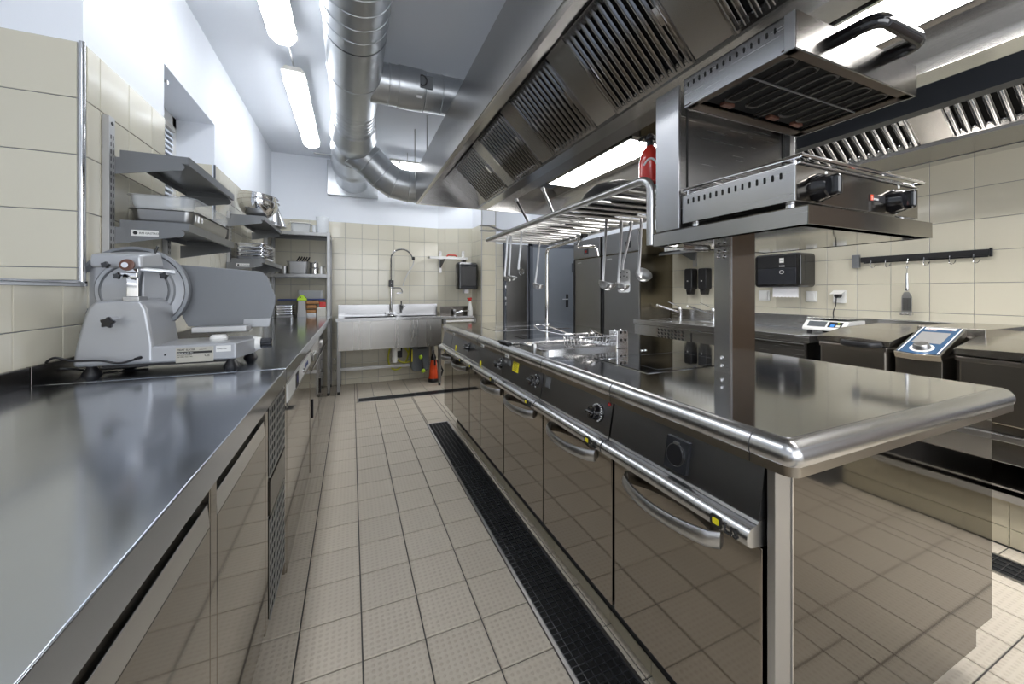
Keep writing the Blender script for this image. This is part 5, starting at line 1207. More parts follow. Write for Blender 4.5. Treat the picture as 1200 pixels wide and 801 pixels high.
for k, dz in enumerate((0, .02)):
    pt = py(590, 268+4*k, 2.72); t = thing('serving_spoon', ['upper steel spoon handle sticking out over the far end of the rack', 'lower steel spoon handle sticking out over the far end of the rack'][k], 'spoon', (pt.x, 2.72, SZ), 'spoons over the far end of the rack')
    e0 = py(563, 264+6*k, 2.85-.14*k); M().tube([(1.22, 2.62-.14*k, SZ+.012), (1.12, 2.7-.14*k, SZ+.03), (e0.x+.06, 2.82-.14*k, e0.z-.004), (e0.x, 2.85-.14*k, e0.z)], .007, 8).build('handle', 'satin', t)
    M().lathe([(0, 0), (.03, .0), (.034, .02), (.032, .02), (.028, .003), (0, .003)], (1.25, 2.60-.14*k, SZ+.009), n=20).build('head', 'satin', t)
c0 = pz(762, 214, SZ+.012)
rb = thing('red_bottle', 'red canister with black valve head and white swoosh standing on the rack behind the grill', 'bottle', (c0.x, c0.y, SZ+.01))
d0 = c0.x*SA+c0.y*CA; r_ = 12.5/FPX*d0; hb = (212-169)/FPX*d0
M().lathe([(0, 0), (r_, 0), (r_*1.02, .01), (r_, hb*.55), (r_*.75, hb*.85), (r_*.35, hb)], (c0.x, c0.y, SZ+.01), n=32).build('body', 'red', rb)
M().lathe([(r_*.34, 0), (r_*.34, .02), (r_*.5, .025), (r_*.5, .035), (r_*.2, .05), (0, .052)], (c0.x, c0.y, SZ+.01+hb), n=16).build('valve_head', 'black', rb)
M().tube([(c0.x, c0.y, SZ+hb+.05), (c0.x-.03, c0.y+.01, SZ+hb+.045), (c0.x-.045, c0.y+.015, SZ+hb+.03)], .006, 8).build('lever', 'black', rb)
sw = [(c0.x+(r_*1.01)*math.cos(a_), c0.y+(r_*1.01)*math.sin(a_), SZ+.01+hb*.42+hb*.16*math.sin((a_+2.9)/1.2*PI)) for a_ in [-2.9+1.2*i/8 for i in range(9)]]
M().tube(sw, .004, 6).build('white_swoosh', 'white_ink', rb)

# the island, its grill and its rack are scaled down about the camera, their image unchanged;
# PLACED is the front worktop corner moved along its line of sight (worktop top at 0.904 m)
CAM_SCALE = .9375
DRAWN, PLACED = Vector((.787, .452, .885)), Vector((.7378, .42375, .90376))
MOVE = PLACED-DRAWN*CAM_SCALE  # offset that leaves the camera point fixed under the scaling
def children_of(ob): return [c for c in COL.objects if c.parent == ob]
def resize(ob):
    if ob.type == 'MESH' and not ob.data.get('sized'):
        ob.data.transform(Matrix.Diagonal((CAM_SCALE, CAM_SCALE, CAM_SCALE, 1))); ob.data['sized'] = 1
    for ch in children_of(ob): resize(ch)
for o in list(COL.objects):
    if o in before_island or o.parent is not None or o.get('kind') == 'structure': continue
    o.location = o.location*CAM_SCALE+MOVE; resize(o)
# ================================================================ BACK WALL
KY0, KY1, KX0, KX1, KZ = 4.72, 5.22, -.165, 1.06, .875
sk_ = thing('sink_unit', 'wide stainless sink with deep plain apron against the back wall', 'sink', (.45, 4.97, 0))
fr_ = M(); bx0, bx1, by0, by1 = -.08, .52, 4.80, 5.08
fr_.box(KX0, KX1, KY0, by0, KZ-.03, KZ).box(KX0, KX1, by1, KY1, KZ-.03, KZ).box(KX0, bx0, by0, by1, KZ-.03, KZ).box(bx1, bx1+.06, by0, by1, KZ-.03, KZ).box(bx1+.5, KX1, by0, by1, KZ-.03, KZ)
fr_.build('rim', 'steel_x', sk_, smooth=False)
for x0, x1 in ((bx0, bx1), (bx1+.06, bx1+.5)):
    M().box(x0, x1, by0, by1, .56, .565).box(x0-.003, x0, by0, by1, .56, KZ-.002).box(x1, x1+.003, by0, by1, .56, KZ-.002).box(x0, x1, by0-.003, by0, .56, KZ-.002).box(x0, x1, by1, by1+.003, .56, KZ-.002).build('basin', 'steel', sk_, smooth=False)
M().box(KX0+.025, KX1-.01, KY0+.012, KY0+.016, .505, KZ-.028).box(KX1-.014, KX1-.010, KY0+.016, KY1, .505, KZ-.03).build('apron', 'steel_apron', sk_, smooth=False)
M().box(KX0, KX1, KY0-.002, KY0+.004, KZ-.034, KZ+.003).build('front_lip', 'bright_steel', sk_, bevel=.001)
M().box(KX0+.01, KX1+.03, KY1-.018, KY1, KZ, KZ+.145).build('splashback', 'steel_x', sk_, bevel=.002)
for x in (KX0+.01, KX1-.05):
    for y in (KY0+.02, KY1-.06):
        lg = M().box(x, x+.038, y, y+.038, .035, KZ-.03).build('leg', 'old_steel', sk_, bevel=.002); M().cyl((x+.019, y+.019, 0), (x+.019, y+.019, .035), .016, 10).build('foot', 'black', lg)
M().box(KX0+.02, KX1, 5.10, 5.135, .20, .24).build('stretcher', 'satin', sk_, bevel=.003)
for zz in (.28, .42): M().cyl((KX0+.0, KY0+.04, zz), (KX0-.03, KY0+.02, zz), .006, 8).build('bolt', 'chrome', sk_)
tp2 = thing('pre_rinse_tap', 'tall chrome pre-rinse tap with spring hose over the big sink', 'tap', (.49, 5.12, KZ))
x0, y0 = .475, 5.12
z_ = lambda v: py(460, v, y0).z
M().cyl((x0, y0, KZ), (x0, y0, z_(330)), .013, 14).build('column', 'chrome', tp2)
M().lathe([(.04, 0), (.036, .012), (.02, .02)], (x0, y0, KZ), n=20).box(x0-.07, x0+.10, y0-.02, y0+.02, KZ+.02, KZ+.045).build('base', 'chrome', tp2, bevel=.002)
top = []
for i in range(25):
    t_ = i/24; a_ = PI*(1-t_)
    top.append(Vector((x0+.135+.135*math.cos(a_), y0, z_(303)+.12*math.sin(a_)*1.05)))
path = [Vector((x0, y0, z_(332))), Vector((x0, y0, z_(318)))]+top+[Vector((x0+.285, y0, z_(300)-.03))]
path = smooth_path(path, 3)
L_ = 0; hel = []; acc = [0]
for i in range(1, len(path)): acc.append(acc[-1]+(path[i]-path[i-1]).length)
def at(s):
    for i in range(1, len(path)):
        if acc[i] >= s: t_ = (s-acc[i-1])/(acc[i]-acc[i-1]+1e-9); return path[i-1].lerp(path[i], t_), (path[i]-path[i-1]).normalized()
    return path[-1], (path[-1]-path[-2]).normalized()
turns = 42; N_ = turns*8
for i in range(N_+1):
    s = acc[-1]*.86*i/N_; p, d_ = at(s); nn = Vector((0, 1, 0)); b_ = d_.cross(nn); a_ = 2*PI*turns*i/N_
    hel.append(p+(nn*math.cos(a_)+b_*math.sin(a_))*.0135)
tag(M().tube(hel, .0030, 4).build('spring', 'chrome', tp2), kind='stuff')
M().tube(path, .007, 8).build('hose', 'grey_canister', tp2)
e = path[-1]
M().cyl(e+Vector((0, 0, .03)), e-Vector((0, 0, .015)), .016, 12).build('hose_ring', 'black', tp2)
M().tube(smooth_path([e, e+Vector((-.01, 0, -.08)), e+Vector((-.09, -.005, -.22)), e+Vector((-.13, -.01, -.32)), e+Vector((-.14, -.01, -.36))], 5), .007, 8).build('spray_hose', 'satin', tp2)
M().box(x0-.03, x0+.03, y0-.015, y0+.02, z_(336), z_(328)).build('clamp', 'black', tp2, bevel=.004)
M().tube(bend([(x0, y0-.01, z_(337)), (x0+.12, y0-.02, z_(337)), (x0+.14, y0-.04, z_(343)), (x0+.06, y0-.04, z_(343))], .02), .009, 8).build('bracket_arm', 'chrome', tp2)
M().lathe([(.012, 0), (.013, .05), (.020, .09), (.024, .10), (0, .102)], (x0+.12, y0-.03, z_(366)), (.05, -.05, .5), 14).build('spray_head', 'chrome', tp2)
M().cyl((x0+.125, y0-.02, KZ+.04), (x0+.125, y0-.02, KZ+.19), .009, 10).build('mixer_post', 'black', tp2)
M().tube([(x0+.125, y0-.02, KZ+.06), (x0+.17, y0-.03, KZ+.13)], .005, 8).build('lever', 'chrome', tp2)
st_ = thing('side_table', 'small stainless corner table with its own tap right of the big sink', 'table', (1.33, 5.0, .80))
M().box(1.095, 1.52, 4.83, 5.03, .835, .865).build('top', 'steel_x', st_, bevel=.002); M().box(1.13, 1.50, 4.826, 4.832, .79, .815).build('drawer_front', 'white_plastic', st_, bevel=.002)
M().box(1.095, 1.13, 4.83, 5.02, .77, .834).box(1.50, 1.54, 4.83, 4.9, .77, .834).build('bracket', 'old_steel', st_, smooth=False)
M().box(1.10, 1.535, 5.04, 5.05, .865, .99).build('splashback', 'dark_steel', st_, smooth=False)
tp3 = thing('small_tap', 'short chrome mixer tap on the corner table', 'tap', (1.28, 4.97, .865))
M().cyl((1.28, 4.97, .865), (1.28, 4.97, .93), .024, 16).lathe([(.026, 0), (.02, .018), (0, .024)], (1.28, 4.97, .93), n=16).build('body', 'chrome', tp3)
M().tube([(1.28, 4.97, .90), (1.36, 4.90, .925), (1.46, 4.87, .935)], .009, 8).build('spout', 'chrome', tp3)
M().tube([(1.28, 4.97, .945), (1.24, 4.94, .965)], .005, 6).build('lever', 'chrome', tp3)
sb_ = thing('spray_bottle', 'white spray bottle with red head on the corner table', 'bottle', (1.49, 4.92, .865))
M().lathe([(0, 0), (.034, 0), (.036, .01), (.034, .10), (.022, .16), (.014, .19), (.014, .2)], (1.475, 4.90, .866), n=20).build('body', 'white_plastic', sb_)
M().box(1.45, 1.49, 4.88, 4.92, 1.062, 1.085).prism([(1.44, 1.085), (1.50, 1.085), (1.495, 1.11), (1.435, 1.105)], 'y', 4.888, 4.912).build('trigger_head', 'red', sb_, bevel=.002)
ws = thing('wall_shelf', 'small grey shelf on brackets by the black dispenser at the back', 'shelf', (1.2, 5.1, 1.6))
a = py(500, 303, 4.92); b2 = py(549, 303, 4.92)
M().box(.93, 1.44, 4.90, 5.06, 1.628, 1.645).box(.93, 1.44, 4.898, 4.902, 1.618, 1.647).build('board', 'satin_grey', ws, bevel=.001)
for x in (1.14, 1.43):
    yb_ = 5.235 if x < 1.2 else 5.10
    M().box(x-.02, x+.02, yb_-.012 if x > 1.2 else 5.222, yb_ if x > 1.2 else 5.232, 1.45 if x < 1.2 else 1.60, 1.75).build('upright', 'satin_grey', ws, smooth=False)
    M().prism([(4.92, 1.625), (yb_, 1.625), (yb_, 1.52), (yb_-.04, 1.52)], 'x', x-.004, x+.004).build('bracket', 'black', ws, smooth=False)
    M().cyl((x, yb_-.013, 1.73), (x, yb_-.009, 1.73), .007, 8).build('screw', 'black', ws)
rd = thing('red_handle_lid', 'small steel lid with red handle on the back shelf', 'lid', (1.22, 4.98, 1.646))
M().tube(bend([(1.17, 4.95, 1.65), (1.18, 4.95, 1.675), (1.29, 4.95, 1.675), (1.31, 4.95, 1.65)], .02), .009, 8).build('handle', 'red', rd); M().box(1.05, 1.36, 4.93, 5.04, 1.647, 1.652).build('plate', 'satin', rd)
dp = thing('paper_dispenser', 'black wall dispenser in the corner above the white spray bottle', 'dispenser', (1.45, 4.97, 1.2))
a0, a1 = py(537, 340, 4.745).x, py(560, 340, 4.745).x; zt, zb = py(550, 307, 4.745).z, py(550, 339, 4.745).z
round_slab([(a0, a1, 4.745, 4.87, .03, zb+.0), (a0-.005, a1+.005, 4.74, 4.90, .035, zb+.02), (a0-.005, a1+.005, 4.74, 4.90, .035, zt-.03), (a0+.01, a1-.01, 4.76, 4.89, .03, zt-.005), (a0+.03, a1-.03, 4.78, 4.88, .02, zt)], 'case', 'gloss_black', dp)
M().box(a0+.03, a1-.03, 4.734, 4.742, zb+.05, zt-.06).build('cover', 'black', dp, bevel=.003)
M().box((a0+a1)/2-.04, (a0+a1)/2+.02, 4.78, 4.84, zb-.05, zb).build('paper_end', 'paper', dp, bevel=.004)
# things under the sink
tag(M().cyl((.50, 4.93, .30), (.50, 4.93, .56), .032, 16).cyl((.50, 4.93, .33), (.50, 4.93, .36), .037, 16).cyl((.55, 4.95, .44), (.55, 4.95, .56), .025, 12).build('drain_pipe', 'white_plastic'), 'white plastic drain pipe below the big sink', 'pipe')
def px5(u, v, Y=5.12): return py(u, v, Y)
hs_ = thing('yellow_hose', 'loops of yellow hose hanging below the sink', 'hose', tuple(px5(465, 415)))
pp = [px5(458, 404), px5(455, 418), px5(457, 428), px5(463, 433), px5(471, 429), px5(477, 420), px5(480, 408), px5(479.5, 404)]
M().tube(smooth_path(pp), .011, 8).build('loop', 'hose_yellow', hs_)
pp = [px5(462, 404, 5.09), px5(463, 414, 5.09), px5(467, 422, 5.09), px5(474, 424.5, 5.09), px5(481, 423, 5.09), px5(483, 423, 5.09)]
M().tube(smooth_path(pp), .011, 8).build('loop', 'hose_yellow', hs_)
pp = [px5(471, 404, 5.06), px5(474, 407, 5.06), px5(478, 412, 5.06), px5(479, 416, 5.06)]
M().tube(smooth_path(pp), .010, 8).build('loop', 'hose_yellow', hs_)
a, b2 = px5(464.5, 406, 5.235), px5(471, 418, 5.235)
bx_thing('wall_socket', 'black wall socket behind the yellow hose loops', 'socket', (a.x, b2.x, 5.20, 5.243, b2.z, a.z), 'black')
dcan = thing('hose_reel', 'dark grey hose reel with yellow nozzle hanging under the sink', 'reel', tuple(px5(491, 430, 5.0)))
a, b2 = px5(482, 406, 5.0), px5(502, 433, 5.0)
M().prism([(x, z) for x, z in rrect(a.x, b2.x, b2.z, a.z+.03, .05, 5)], 'y', 4.95, 5.12).build('case', 'grey_canister', dcan, bevel=.008)
M().tube([(a.x+.07, 4.935, a.z-.02), (b2.x-.03, 4.935, a.z-.02)], .008, 8).build('handle', 'black', dcan)
M().box(a.x-.004, a.x+.008, 4.94, 4.96, b2.z+.13, a.z-.03).build('side_strip', 'yellow', dcan, bevel=.003)
n0, n1 = px5(494, 418, 4.90), px5(496, 434, 4.88)
M().tube([n0, (n0+n1)/2, n1], .013, 10).build('nozzle', 'black', dcan); M().lathe([(0, -.03), (.02, -.02), (.026, 0), (.02, .02), (0, .03)], n0+Vector((-.01, 0, 0)), (0, 0, 1), 14).lathe([(0, -.03), (.024, -.02), (.028, 0), (.02, .02), (0, .03)], n1, (0, 0, 1), 14).build('nozzle_cap', 'lime', dcan)
ob = thing('pump_sprayer', 'orange pump sprayer with black head on the floor under the sink', 'sprayer', tuple(pz(508, 447, 0)))
c0 = pz(508, 446.5, 0); d0 = c0.x*SA+c0.y*CA; s_ = d0/FPX
M().lathe([(6.2*s_, 0), (6.2*s_, 2.5*s_), (5.6*s_, 4*s_)], c0, n=28).build('base', 'black', ob)
M().lathe([(5.6*s_, 4*s_), (5.4*s_, 5*s_), (3.4*s_, 24*s_), (3.2*s_, 25*s_), (2*s_, 26*s_)], c0, n=28).build('body', 'orange', ob)
M().lathe([(3.0*s_, 25*s_), (3.2*s_, 28*s_), (2*s_, 31*s_), (1*s_, 33*s_), (.8*s_, 36*s_), (0, 36.5*s_)], c0, n=16).build('pump_head', 'black', ob)
M().box(c0.x-.2*s_, c0.x+1.8*s_, c0.y-5.2*s_, c0.y-3.2*s_, 19*s_, 27*s_).build('trigger', 'black', ob, bevel=.004)
M().tube([c0+Vector((3*s_, 0, 25*s_)), c0+Vector((7*s_, 0, 20*s_)), c0+Vector((11*s_, 0, 12*s_)), c0+Vector((9*s_, 0, 6*s_))], .012, 8).build('hose', 'black', ob)

# ================================================================ RIGHT SIDE
FY0, FY1 = 3.462, 4.86
for k, (y0, y1, lab) in enumerate(((FY0, 4.16, 'nearer tall stainless fridge on the right, next to the hand sink'), (4.20, FY1, 'farther tall stainless fridge on the right, next to the grey door'))):
    t = thing('upright_fridge', lab, 'fridge', (3.5, (y0+y1)/2, 0), 'tall stainless fridges')
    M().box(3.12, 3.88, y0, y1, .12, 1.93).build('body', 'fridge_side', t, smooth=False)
    M().box(3.095, 3.118, y0+.004, y1-.004, .14, 1.655).build('door', 'fridge_steel', t, bevel=.003)
    M().box(3.09, 3.118, y0+.004, y1-.004, 1.672, 1.93).build('top_panel', 'fridge_steel', t, bevel=.003)
    M().box(3.085, 3.10, y1-.03, y1-.004, .14, 1.655).build('door_edge', 'black', t, smooth=False)
    yc = y0+.18 if k == 0 else y0+.33
    M().box(3.086, 3.091, yc-.05, yc+.05, 1.72, 1.80).build('control', 'black', t, bevel=.002)
    M().box(3.084, 3.087, yc-.02, yc+.02, 1.745, 1.775).build('display', 'lens_red' if k else 'grey_paint', t, smooth=False)
    text('lettering', 'GASTRO' if False else 'mastro', .035, (3.0935, y1-.10, 1.60), (0, -1, 0), (0, 0, 1), 'white_ink', t)
    for x in (3.16, 3.8):
        for y in (y0+.06, y1-.06): M().cyl((x, y, 0), (x, y, .12), .02, 10).build('foot', 'black', t)
# right-hand counter
CX, CZ = 3.0, .87
rw = thing('worktop', 'long stainless counter along the right wall with two small sinks', 'worktop', (3.3, 2.5, .82))
M().box(CX, XR-.012, 1.63, 3.45, CZ-.05, CZ).build('top', 'steel_h', rw, bevel=.002); M().box(XR-.03, XR-.006, -.4, 3.45, CZ, CZ+.115).build('backsplash', 'steel_h', rw, bevel=.003)
basin(rw, 3.12, 3.42, 3.02, 3.32, CZ, 0, 'steel', h=.004, lip=.02); basin(rw, 3.12, 3.42, 2.60, 2.90, CZ, 0, 'steel', h=.004, lip=.02)
for y in (3.17, 2.75): M().box(3.13, 3.41, y-.14, y+.14, CZ+.0006, CZ+.0016).build('basin_floor', 'dark_steel', rw, smooth=False)
def cabinet(y0, y1, lab, kind):
    t = thing('base_cabinet', lab, 'cabinet', (3.3, (y0+y1)/2, 0), 'stainless cabinets under the right counter')
    M().box(CX+.04, XR-.01, y0, y1, .12, CZ-.052).build('body', 'dark_steel', t, smooth=False)
    if kind == 'vent':
        M().box(CX+.015, CX+.04, y0+.004, y1-.004, .15, CZ-.055).build('door', 'steel_h', t, bevel=.002)
        g = M(); y_ = y0+.08
        for i in range(8):
            for j in range(3): g.prism([(a_, b_) for a_, b_ in ((y_+i*.045, .70+j*.035), (y_+i*.045+.022, .70+j*.035), (y_+i*.045+.036, .725+j*.035), (y_+i*.045+.014, .725+j*.035))], 'x', CX+.0135, CX+.016)
        tag(g.build('vent_holes', 'hole', t, smooth=False), kind='stuff')
    else:
        for z0, z1 in ((.70, .81), (.56, .69), (.42, .55), (.15, .41)):
            d = M().box(CX+.012, CX+.04, y0+.004, y1-.004, z0, z1).build('drawer', 'steel_h', t, bevel=.002)
            M().prism([(CX+.012, z1-.004), (CX-.004, z1-.004), (CX-.004, z1-.020), (CX+.012, z1-.012)], 'y', y0+.004, y1-.004).build('handle', 'bright_steel', d, smooth=False)
    return t
cabinet(2.66, 3.45, 'cabinet with slanted vent slots under the right hand sinks', 'vent'); cabinet(2.15, 2.65, 'drawer cabinet half hidden behind the steel column, right counter', 'd'); cabinet(1.66, 2.14, 'drawer cabinet at the near end of the right counter, by the scale', 'd')
for k, (u, ub) in enumerate(((797, 783), (836, 826))):
    p = px(u, 377, 3.50); t = thing('lever_tap', ['left chrome lever tap of the hand sinks, nearest the fridge', 'right chrome lever tap of the hand sinks, half behind the steel column'][k], 'tap', (3.50, p.y, CZ), 'chrome lever taps')
    M().cyl((3.50, p.y, CZ), (3.50, p.y, CZ+.12), .022, 16).lathe([(.024, 0), (.02, .02), (0, .026)], (3.50, p.y, CZ+.12), n=16).build('body', 'chrome', t)
    M().tube([(3.49, p.y, CZ+.08), (3.38, p.y+.10, CZ+.13), (3.32, p.y+.15, CZ+.16)], .011, 8).build('spout', 'chrome', t)
    M().tube([(3.50, p.y, CZ+.14), (3.40, p.y+.08, CZ+.20)], .004, 6).build('lever', 'chrome', t)
    M().lathe([(0, 0), (.013, .004), (.013, .016), (0, .02)], (3.315, p.y+.155, CZ+.155), (-.5, .6, .4), 12).build('nozzle', 'white_plastic', t)
# shelf above the hand sinks
t = thing('wall_shelf', 'dark shelf high on the right wall above the soap dispensers', 'shelf', (3.5, 3.0, 1.62))
M().box(3.30, 3.605, 2.45, 3.36, 1.630, 1.645).box(3.30, 3.304, 2.45, 3.36, 1.605, 1.645).build('board', 'shelf_grey', t, smooth=False)
M().prism([(3.32, 1.63), (3.605, 1.63), (3.605, 1.54), (3.58, 1.54)], 'y', 3.12, 3.126).prism([(3.32, 1.63), (3.605, 1.63), (3.605, 1.54), (3.58, 1.54)], 'y', 2.55, 2.556).build('bracket', 'shelf_grey', t, smooth=False)
M().box(3.595, 3.612, 3.10, 3.145, 1.47, 1.63).build('upright', 'satin', t, smooth=False)
cr = thing('plastic_crate', 'cream ribbed crate on the shelf above the soap dispensers', 'crate', (3.45, 3.0, 1.646))
M().box(3.34, 3.58, 2.60, 3.32, 1.647, 1.76).build('body', 'cream', cr, bevel=.004)
for i in range(14): y = 2.62+i*.052; M().box(3.334, 3.341, y, y+.016, 1.65, 1.755).build('rib', 'white_plastic', cr, smooth=False)
for k, (u, v0_, v1_) in enumerate(((810.5, 314.5, 345), (827, 314, 345))):
    p = px(u, 330, 3.58); zt, zb = px(u, v0_, 3.56).z, px(u, v1_, 3.56).z
    t = thing('soap_dispenser', ['left of two slim black soap dispensers above the hand sinks', 'right of two slim black soap dispensers above the hand sinks'][k], 'dispenser', (3.58, p.y, zb), 'slim black soap dispensers')
    M().prism([(y, z) for y, z in rrect(p.y-.052, p.y+.052, zb+.06, zt, .02, 4)], 'x', 3.52, 3.614).build('case', 'black', t, bevel=.008)
    M().prism([(p.y-.038, zb+.06), (p.y-.026, zb), (p.y+.026, zb), (p.y+.038, zb+.06)], 'x', 3.53, 3.60).build('push_lever', 'gloss_black', t, bevel=.005)
    M().box(3.518, 3.521, p.y-.004, p.y+.012, (zt+zb)/2, (zt+zb)/2+.012).build('window', 'sticker', t)
td = thing('paper_towel_dispenser', 'large black paper towel dispenser on the right wall with white towel showing', 'dispenser', (3.5, 2.1, 1.23))
M().prism([(y, z) for y, z in rrect(1.915, 2.30, 1.225, 1.515, .03, 5)], 'x', 3.41, 3.614).build('case', 'gloss_black', td, bevel=.012)
M().box(3.404, 3.411, 1.95, 2.27, 1.395, 1.50).build('upper_cover', 'black', td, bevel=.002); M().box(3.405, 3.411, 1.95, 2.27, 1.25, 1.392).build('lower_cover', 'frame_black', td, bevel=.002)
yc = px(916, 320, 3.404).y
M().box(3.4025, 3.4045, yc-.018, yc+.018, 1.435, 1.475).build('label', 'sticker', td); text('lettering', 'PUSH', .010, (3.402, yc+.014, 1.45), (0, -1, 0), (0, 0, 1), 'ink', td)
text('lettering', 'TORK', .018, (3.403, yc+.022, 1.400), (0, -1, 0), (0, 0, 1), 'white_ink', td)
M().tube([(3.403, yc+.018*math.cos(a_), 1.355+.014*math.sin(a_)) for a_ in [2*PI*i/16 for i in range(16)]], .0018, 5, closed=True).build('marking', 'white_ink', td)
pt_ = M(); n = 14; a0, a1 = px(906, 340, 3.46).y, px(936, 340, 3.46).y
pt_.prism([(a0, 1.235), (a1, 1.235)]+[(a1+(a0-a1)*i/n, 1.135+(.008 if i % 2 else 0)) for i in range(n+1)], 'x', 3.455, 3.4565); pt_.build('paper_towel', 'paper', td, smooth=False)
def plate(name, lab, y0, y1, z0, z1, cat, grp):
    t = thing(name, lab, cat, (3.61, (y0+y1)/2, z0), grp); M().box(3.602, 3.614, y0, y1, z0, z1).build('frame', 'white_plastic', t, bevel=.004); M().box(3.592, 3.603, y0+.014, y1-.014, z0+.014, z1-.014).build('rocker', 'white_plastic', t, bevel=.003); return t
plate('light_switch', 'white wall switch right of the paper towel dispenser', px(957, 346, 3.6).y, px(944, 346, 3.6).y, px(950, 353.5, 3.6).z, px(950, 341, 3.6).z, 'switch', 'white wall switches')
plate('light_switch', 'white wall switch half hidden by the steel column, under the towel dispenser', px(901.5, 346, 3.6).y, px(889, 346, 3.6).y, px(898, 352, 3.6).z, px(898, 340, 3.6).z, 'switch', 'white wall switches')
y0, y1 = px(991, 346, 3.6).y, px(976, 346, 3.6).y; z0, z1 = px(984, 355, 3.6).z, px(984, 340, 3.6).z
ws_ = thing('wall_socket', 'white wall socket with raised flap and black plug above the scale', 'socket', (3.61, (y0+y1)/2, z0))
M().box(3.60, 3.614, y0, y1, z0, z1).build('frame', 'white_plastic', ws_, bevel=.004)
M().prism([(3.60, z1-.004), (3.55, z1-.028), (3.552, z1-.032), (3.60, z1-.012)], 'y', y0+.008, y1-.002).build('flap', 'white_plastic', ws_, smooth=False)
yc = (y0+y1)/2
pg_ = tag(M().cyl((3.60, yc, z1-.042), (3.56, yc, z1-.045), .020, 14, .016).tube(smooth_path([(3.56, yc, z1-.05), (3.55, yc, z0-.02), (3.58, yc+.03, z0-.07), (3.57, yc+.02, z0-.12), (3.52, yc-.03, z0-.155), (3.46, yc-.03, z0-.17)], 5), .004, 7).build('plug_cable', 'black'), 'black plug and thin cable running from the wall socket to the scale', 'cable')
# scale
sc = thing('kitchen_scale', 'white kitchen scale with steel plate and small display on the right counter', 'scale', (3.36, 1.62, CZ))
a = 1.53; b_ = 1.81
M().prism([(3.235, CZ+.025), (3.235, CZ+.045), (3.29, CZ+.098), (3.50, CZ+.102), (3.50, CZ+.025)], 'y', a, b_).build('body', 'white_plastic', sc, bevel=.006)
M().box(3.28, 3.50, a+.0, b_-.01, CZ+.112, CZ+.119).build('weighing_plate', 'bright_steel', sc, bevel=.002); M().box(3.32, 3.45, a+.08, b_-.08, CZ+.10, CZ+.113).build('plate_support', 'black', sc)
def on_slope(name, m, y0, y1, t0, t1, off=.0015):
    A = Vector((3.235, 0, CZ+.045)); B = Vector((3.29, 0, CZ+.098)); d_ = B-A; nn = Vector((-d_.z, 0, d_.x)).normalized()
    q = [A+d_*t_+nn*off+Vector((0, y, 0)) for t_, y in ((t0, y0), (t0, y1), (t1, y1), (t1, y0))]
    return M().add(q+[p-nn*.004 for p in q], [(0,1,2,3),(7,6,5,4)]+[(i, (i+1) % 4, 4+(i+1) % 4, 4+i) for i in range(4)]).build(name, m, sc, smooth=False)
on_slope('display', 'grey_canister', a+.13, b_-.03, .15, .85); on_slope('key_panel', 'black', a+.03, a+.115, .15, .85); on_slope('blue_key', 'key_blue', a+.075, a+.10, .2, .5, .003); on_slope('key', 'cream', a+.04, a+.065, .2, .45, .003); on_slope('key', 'lime', a+.05, a+.06, .6, .75, .003)
for x in (3.26, 3.46):
    for y in (a+.04, b_-.04): M().cyl((x, y, CZ), (x, y, CZ+.026), .018, 14).build('foot', 'black', sc)
# magnetic rail, hooks, hanging grater
ra, rb_ = px(1159, 298, 3.58), px(1008, 300, 3.58)
rl = thing('utensil_rail', 'long black utensil rail high on the right wall with steel hooks', 'rail', (3.6, 1.3, 1.4))
M().box(3.585, 3.600, ra.y, rb_.y, 1.408, 1.448).build('bar', 'black', rl, bevel=.003); M().box(3.600, 3.612, ra.y+.01, rb_.y-.01, 1.400, 1.43).build('back_strip', 'frame_black', rl, bevel=.002)
M().box(3.588, 3.614, rb_.y+.012, rb_.y+.055, 1.37, 1.47).build('end_bracket', 'grey_paint', rl, bevel=.002); M().box(3.580, 3.6, ra.y-.012, ra.y, 1.40, 1.455).build('end_cap', 'gloss_black', rl, bevel=.002)
for k, u in enumerate((1021, 1038, 1083, 1113, 1141)):
    y = px(u, 300, 3.585).y
    h_ = M().tube(bend([(3.582, y, 1.42), (3.578, y, 1.405), (3.574, y, 1.375), (3.565, y-.012, 1.362), (3.558, y-.028, 1.368), (3.556, y-.034, 1.385)], .012, 4), .0028, 6).build('hook', 'chrome')
    tag(h_, ['first empty steel hook from the left under the black rail', 'second empty steel hook from the left under the black rail', 'empty steel hook just right of the hanging grater', 'second empty steel hook from the right under the black rail', 'rightmost empty steel hook under the black rail'][k], 'hook', 'empty hooks under the black rail')
y = px(1064, 300, 3.58).y
ghk = tag(M().tube(bend([(3.582, y, 1.42), (3.575, y, 1.405), (3.572, y, 1.385), (3.56, y, 1.375), (3.556, y, 1.388)], .01, 4), .0028, 6).build('hook', 'chrome'), 'steel hook under the black rail that holds the hanging grater', 'hook')
hg = thing('hand_grater', 'long-handled steel grater hanging from a hook on the right wall', 'grater', (3.57, y, 1.38))
gz = lambda v: px(1064, v, 3.57).z
M().tube([(3.565, y, gz(320)), (3.565, y, gz(312))], .003, 6).tube([(3.565, y+.006*math.cos(a_), gz(313)+.008*math.sin(a_)) for a_ in [2*PI*i/10 for i in range(10)]], .002, 5, closed=True).build('loop', 'chrome', hg)
M().lathe([(.007, 0), (.011, .01), (.010, .05), (.006, gz(320)-gz(341))], (3.565, y, gz(341)), n=14).build('handle', 'chrome', hg)
w0 = .027
M().prism([(y-w0, gz(367)), (y+w0, gz(367)), (y+w0, gz(348)), (y+.012, gz(342)), (y-.012, gz(342)), (y-w0, gz(348))], 'x', 3.560, 3.566).build('frame', 'satin', hg, smooth=False)
M().box(3.5585, 3.561, y-w0+.006, y+w0-.006, gz(364), gz(349)).build('grating_plate', 'old_steel', hg, smooth=False)
hm = M()
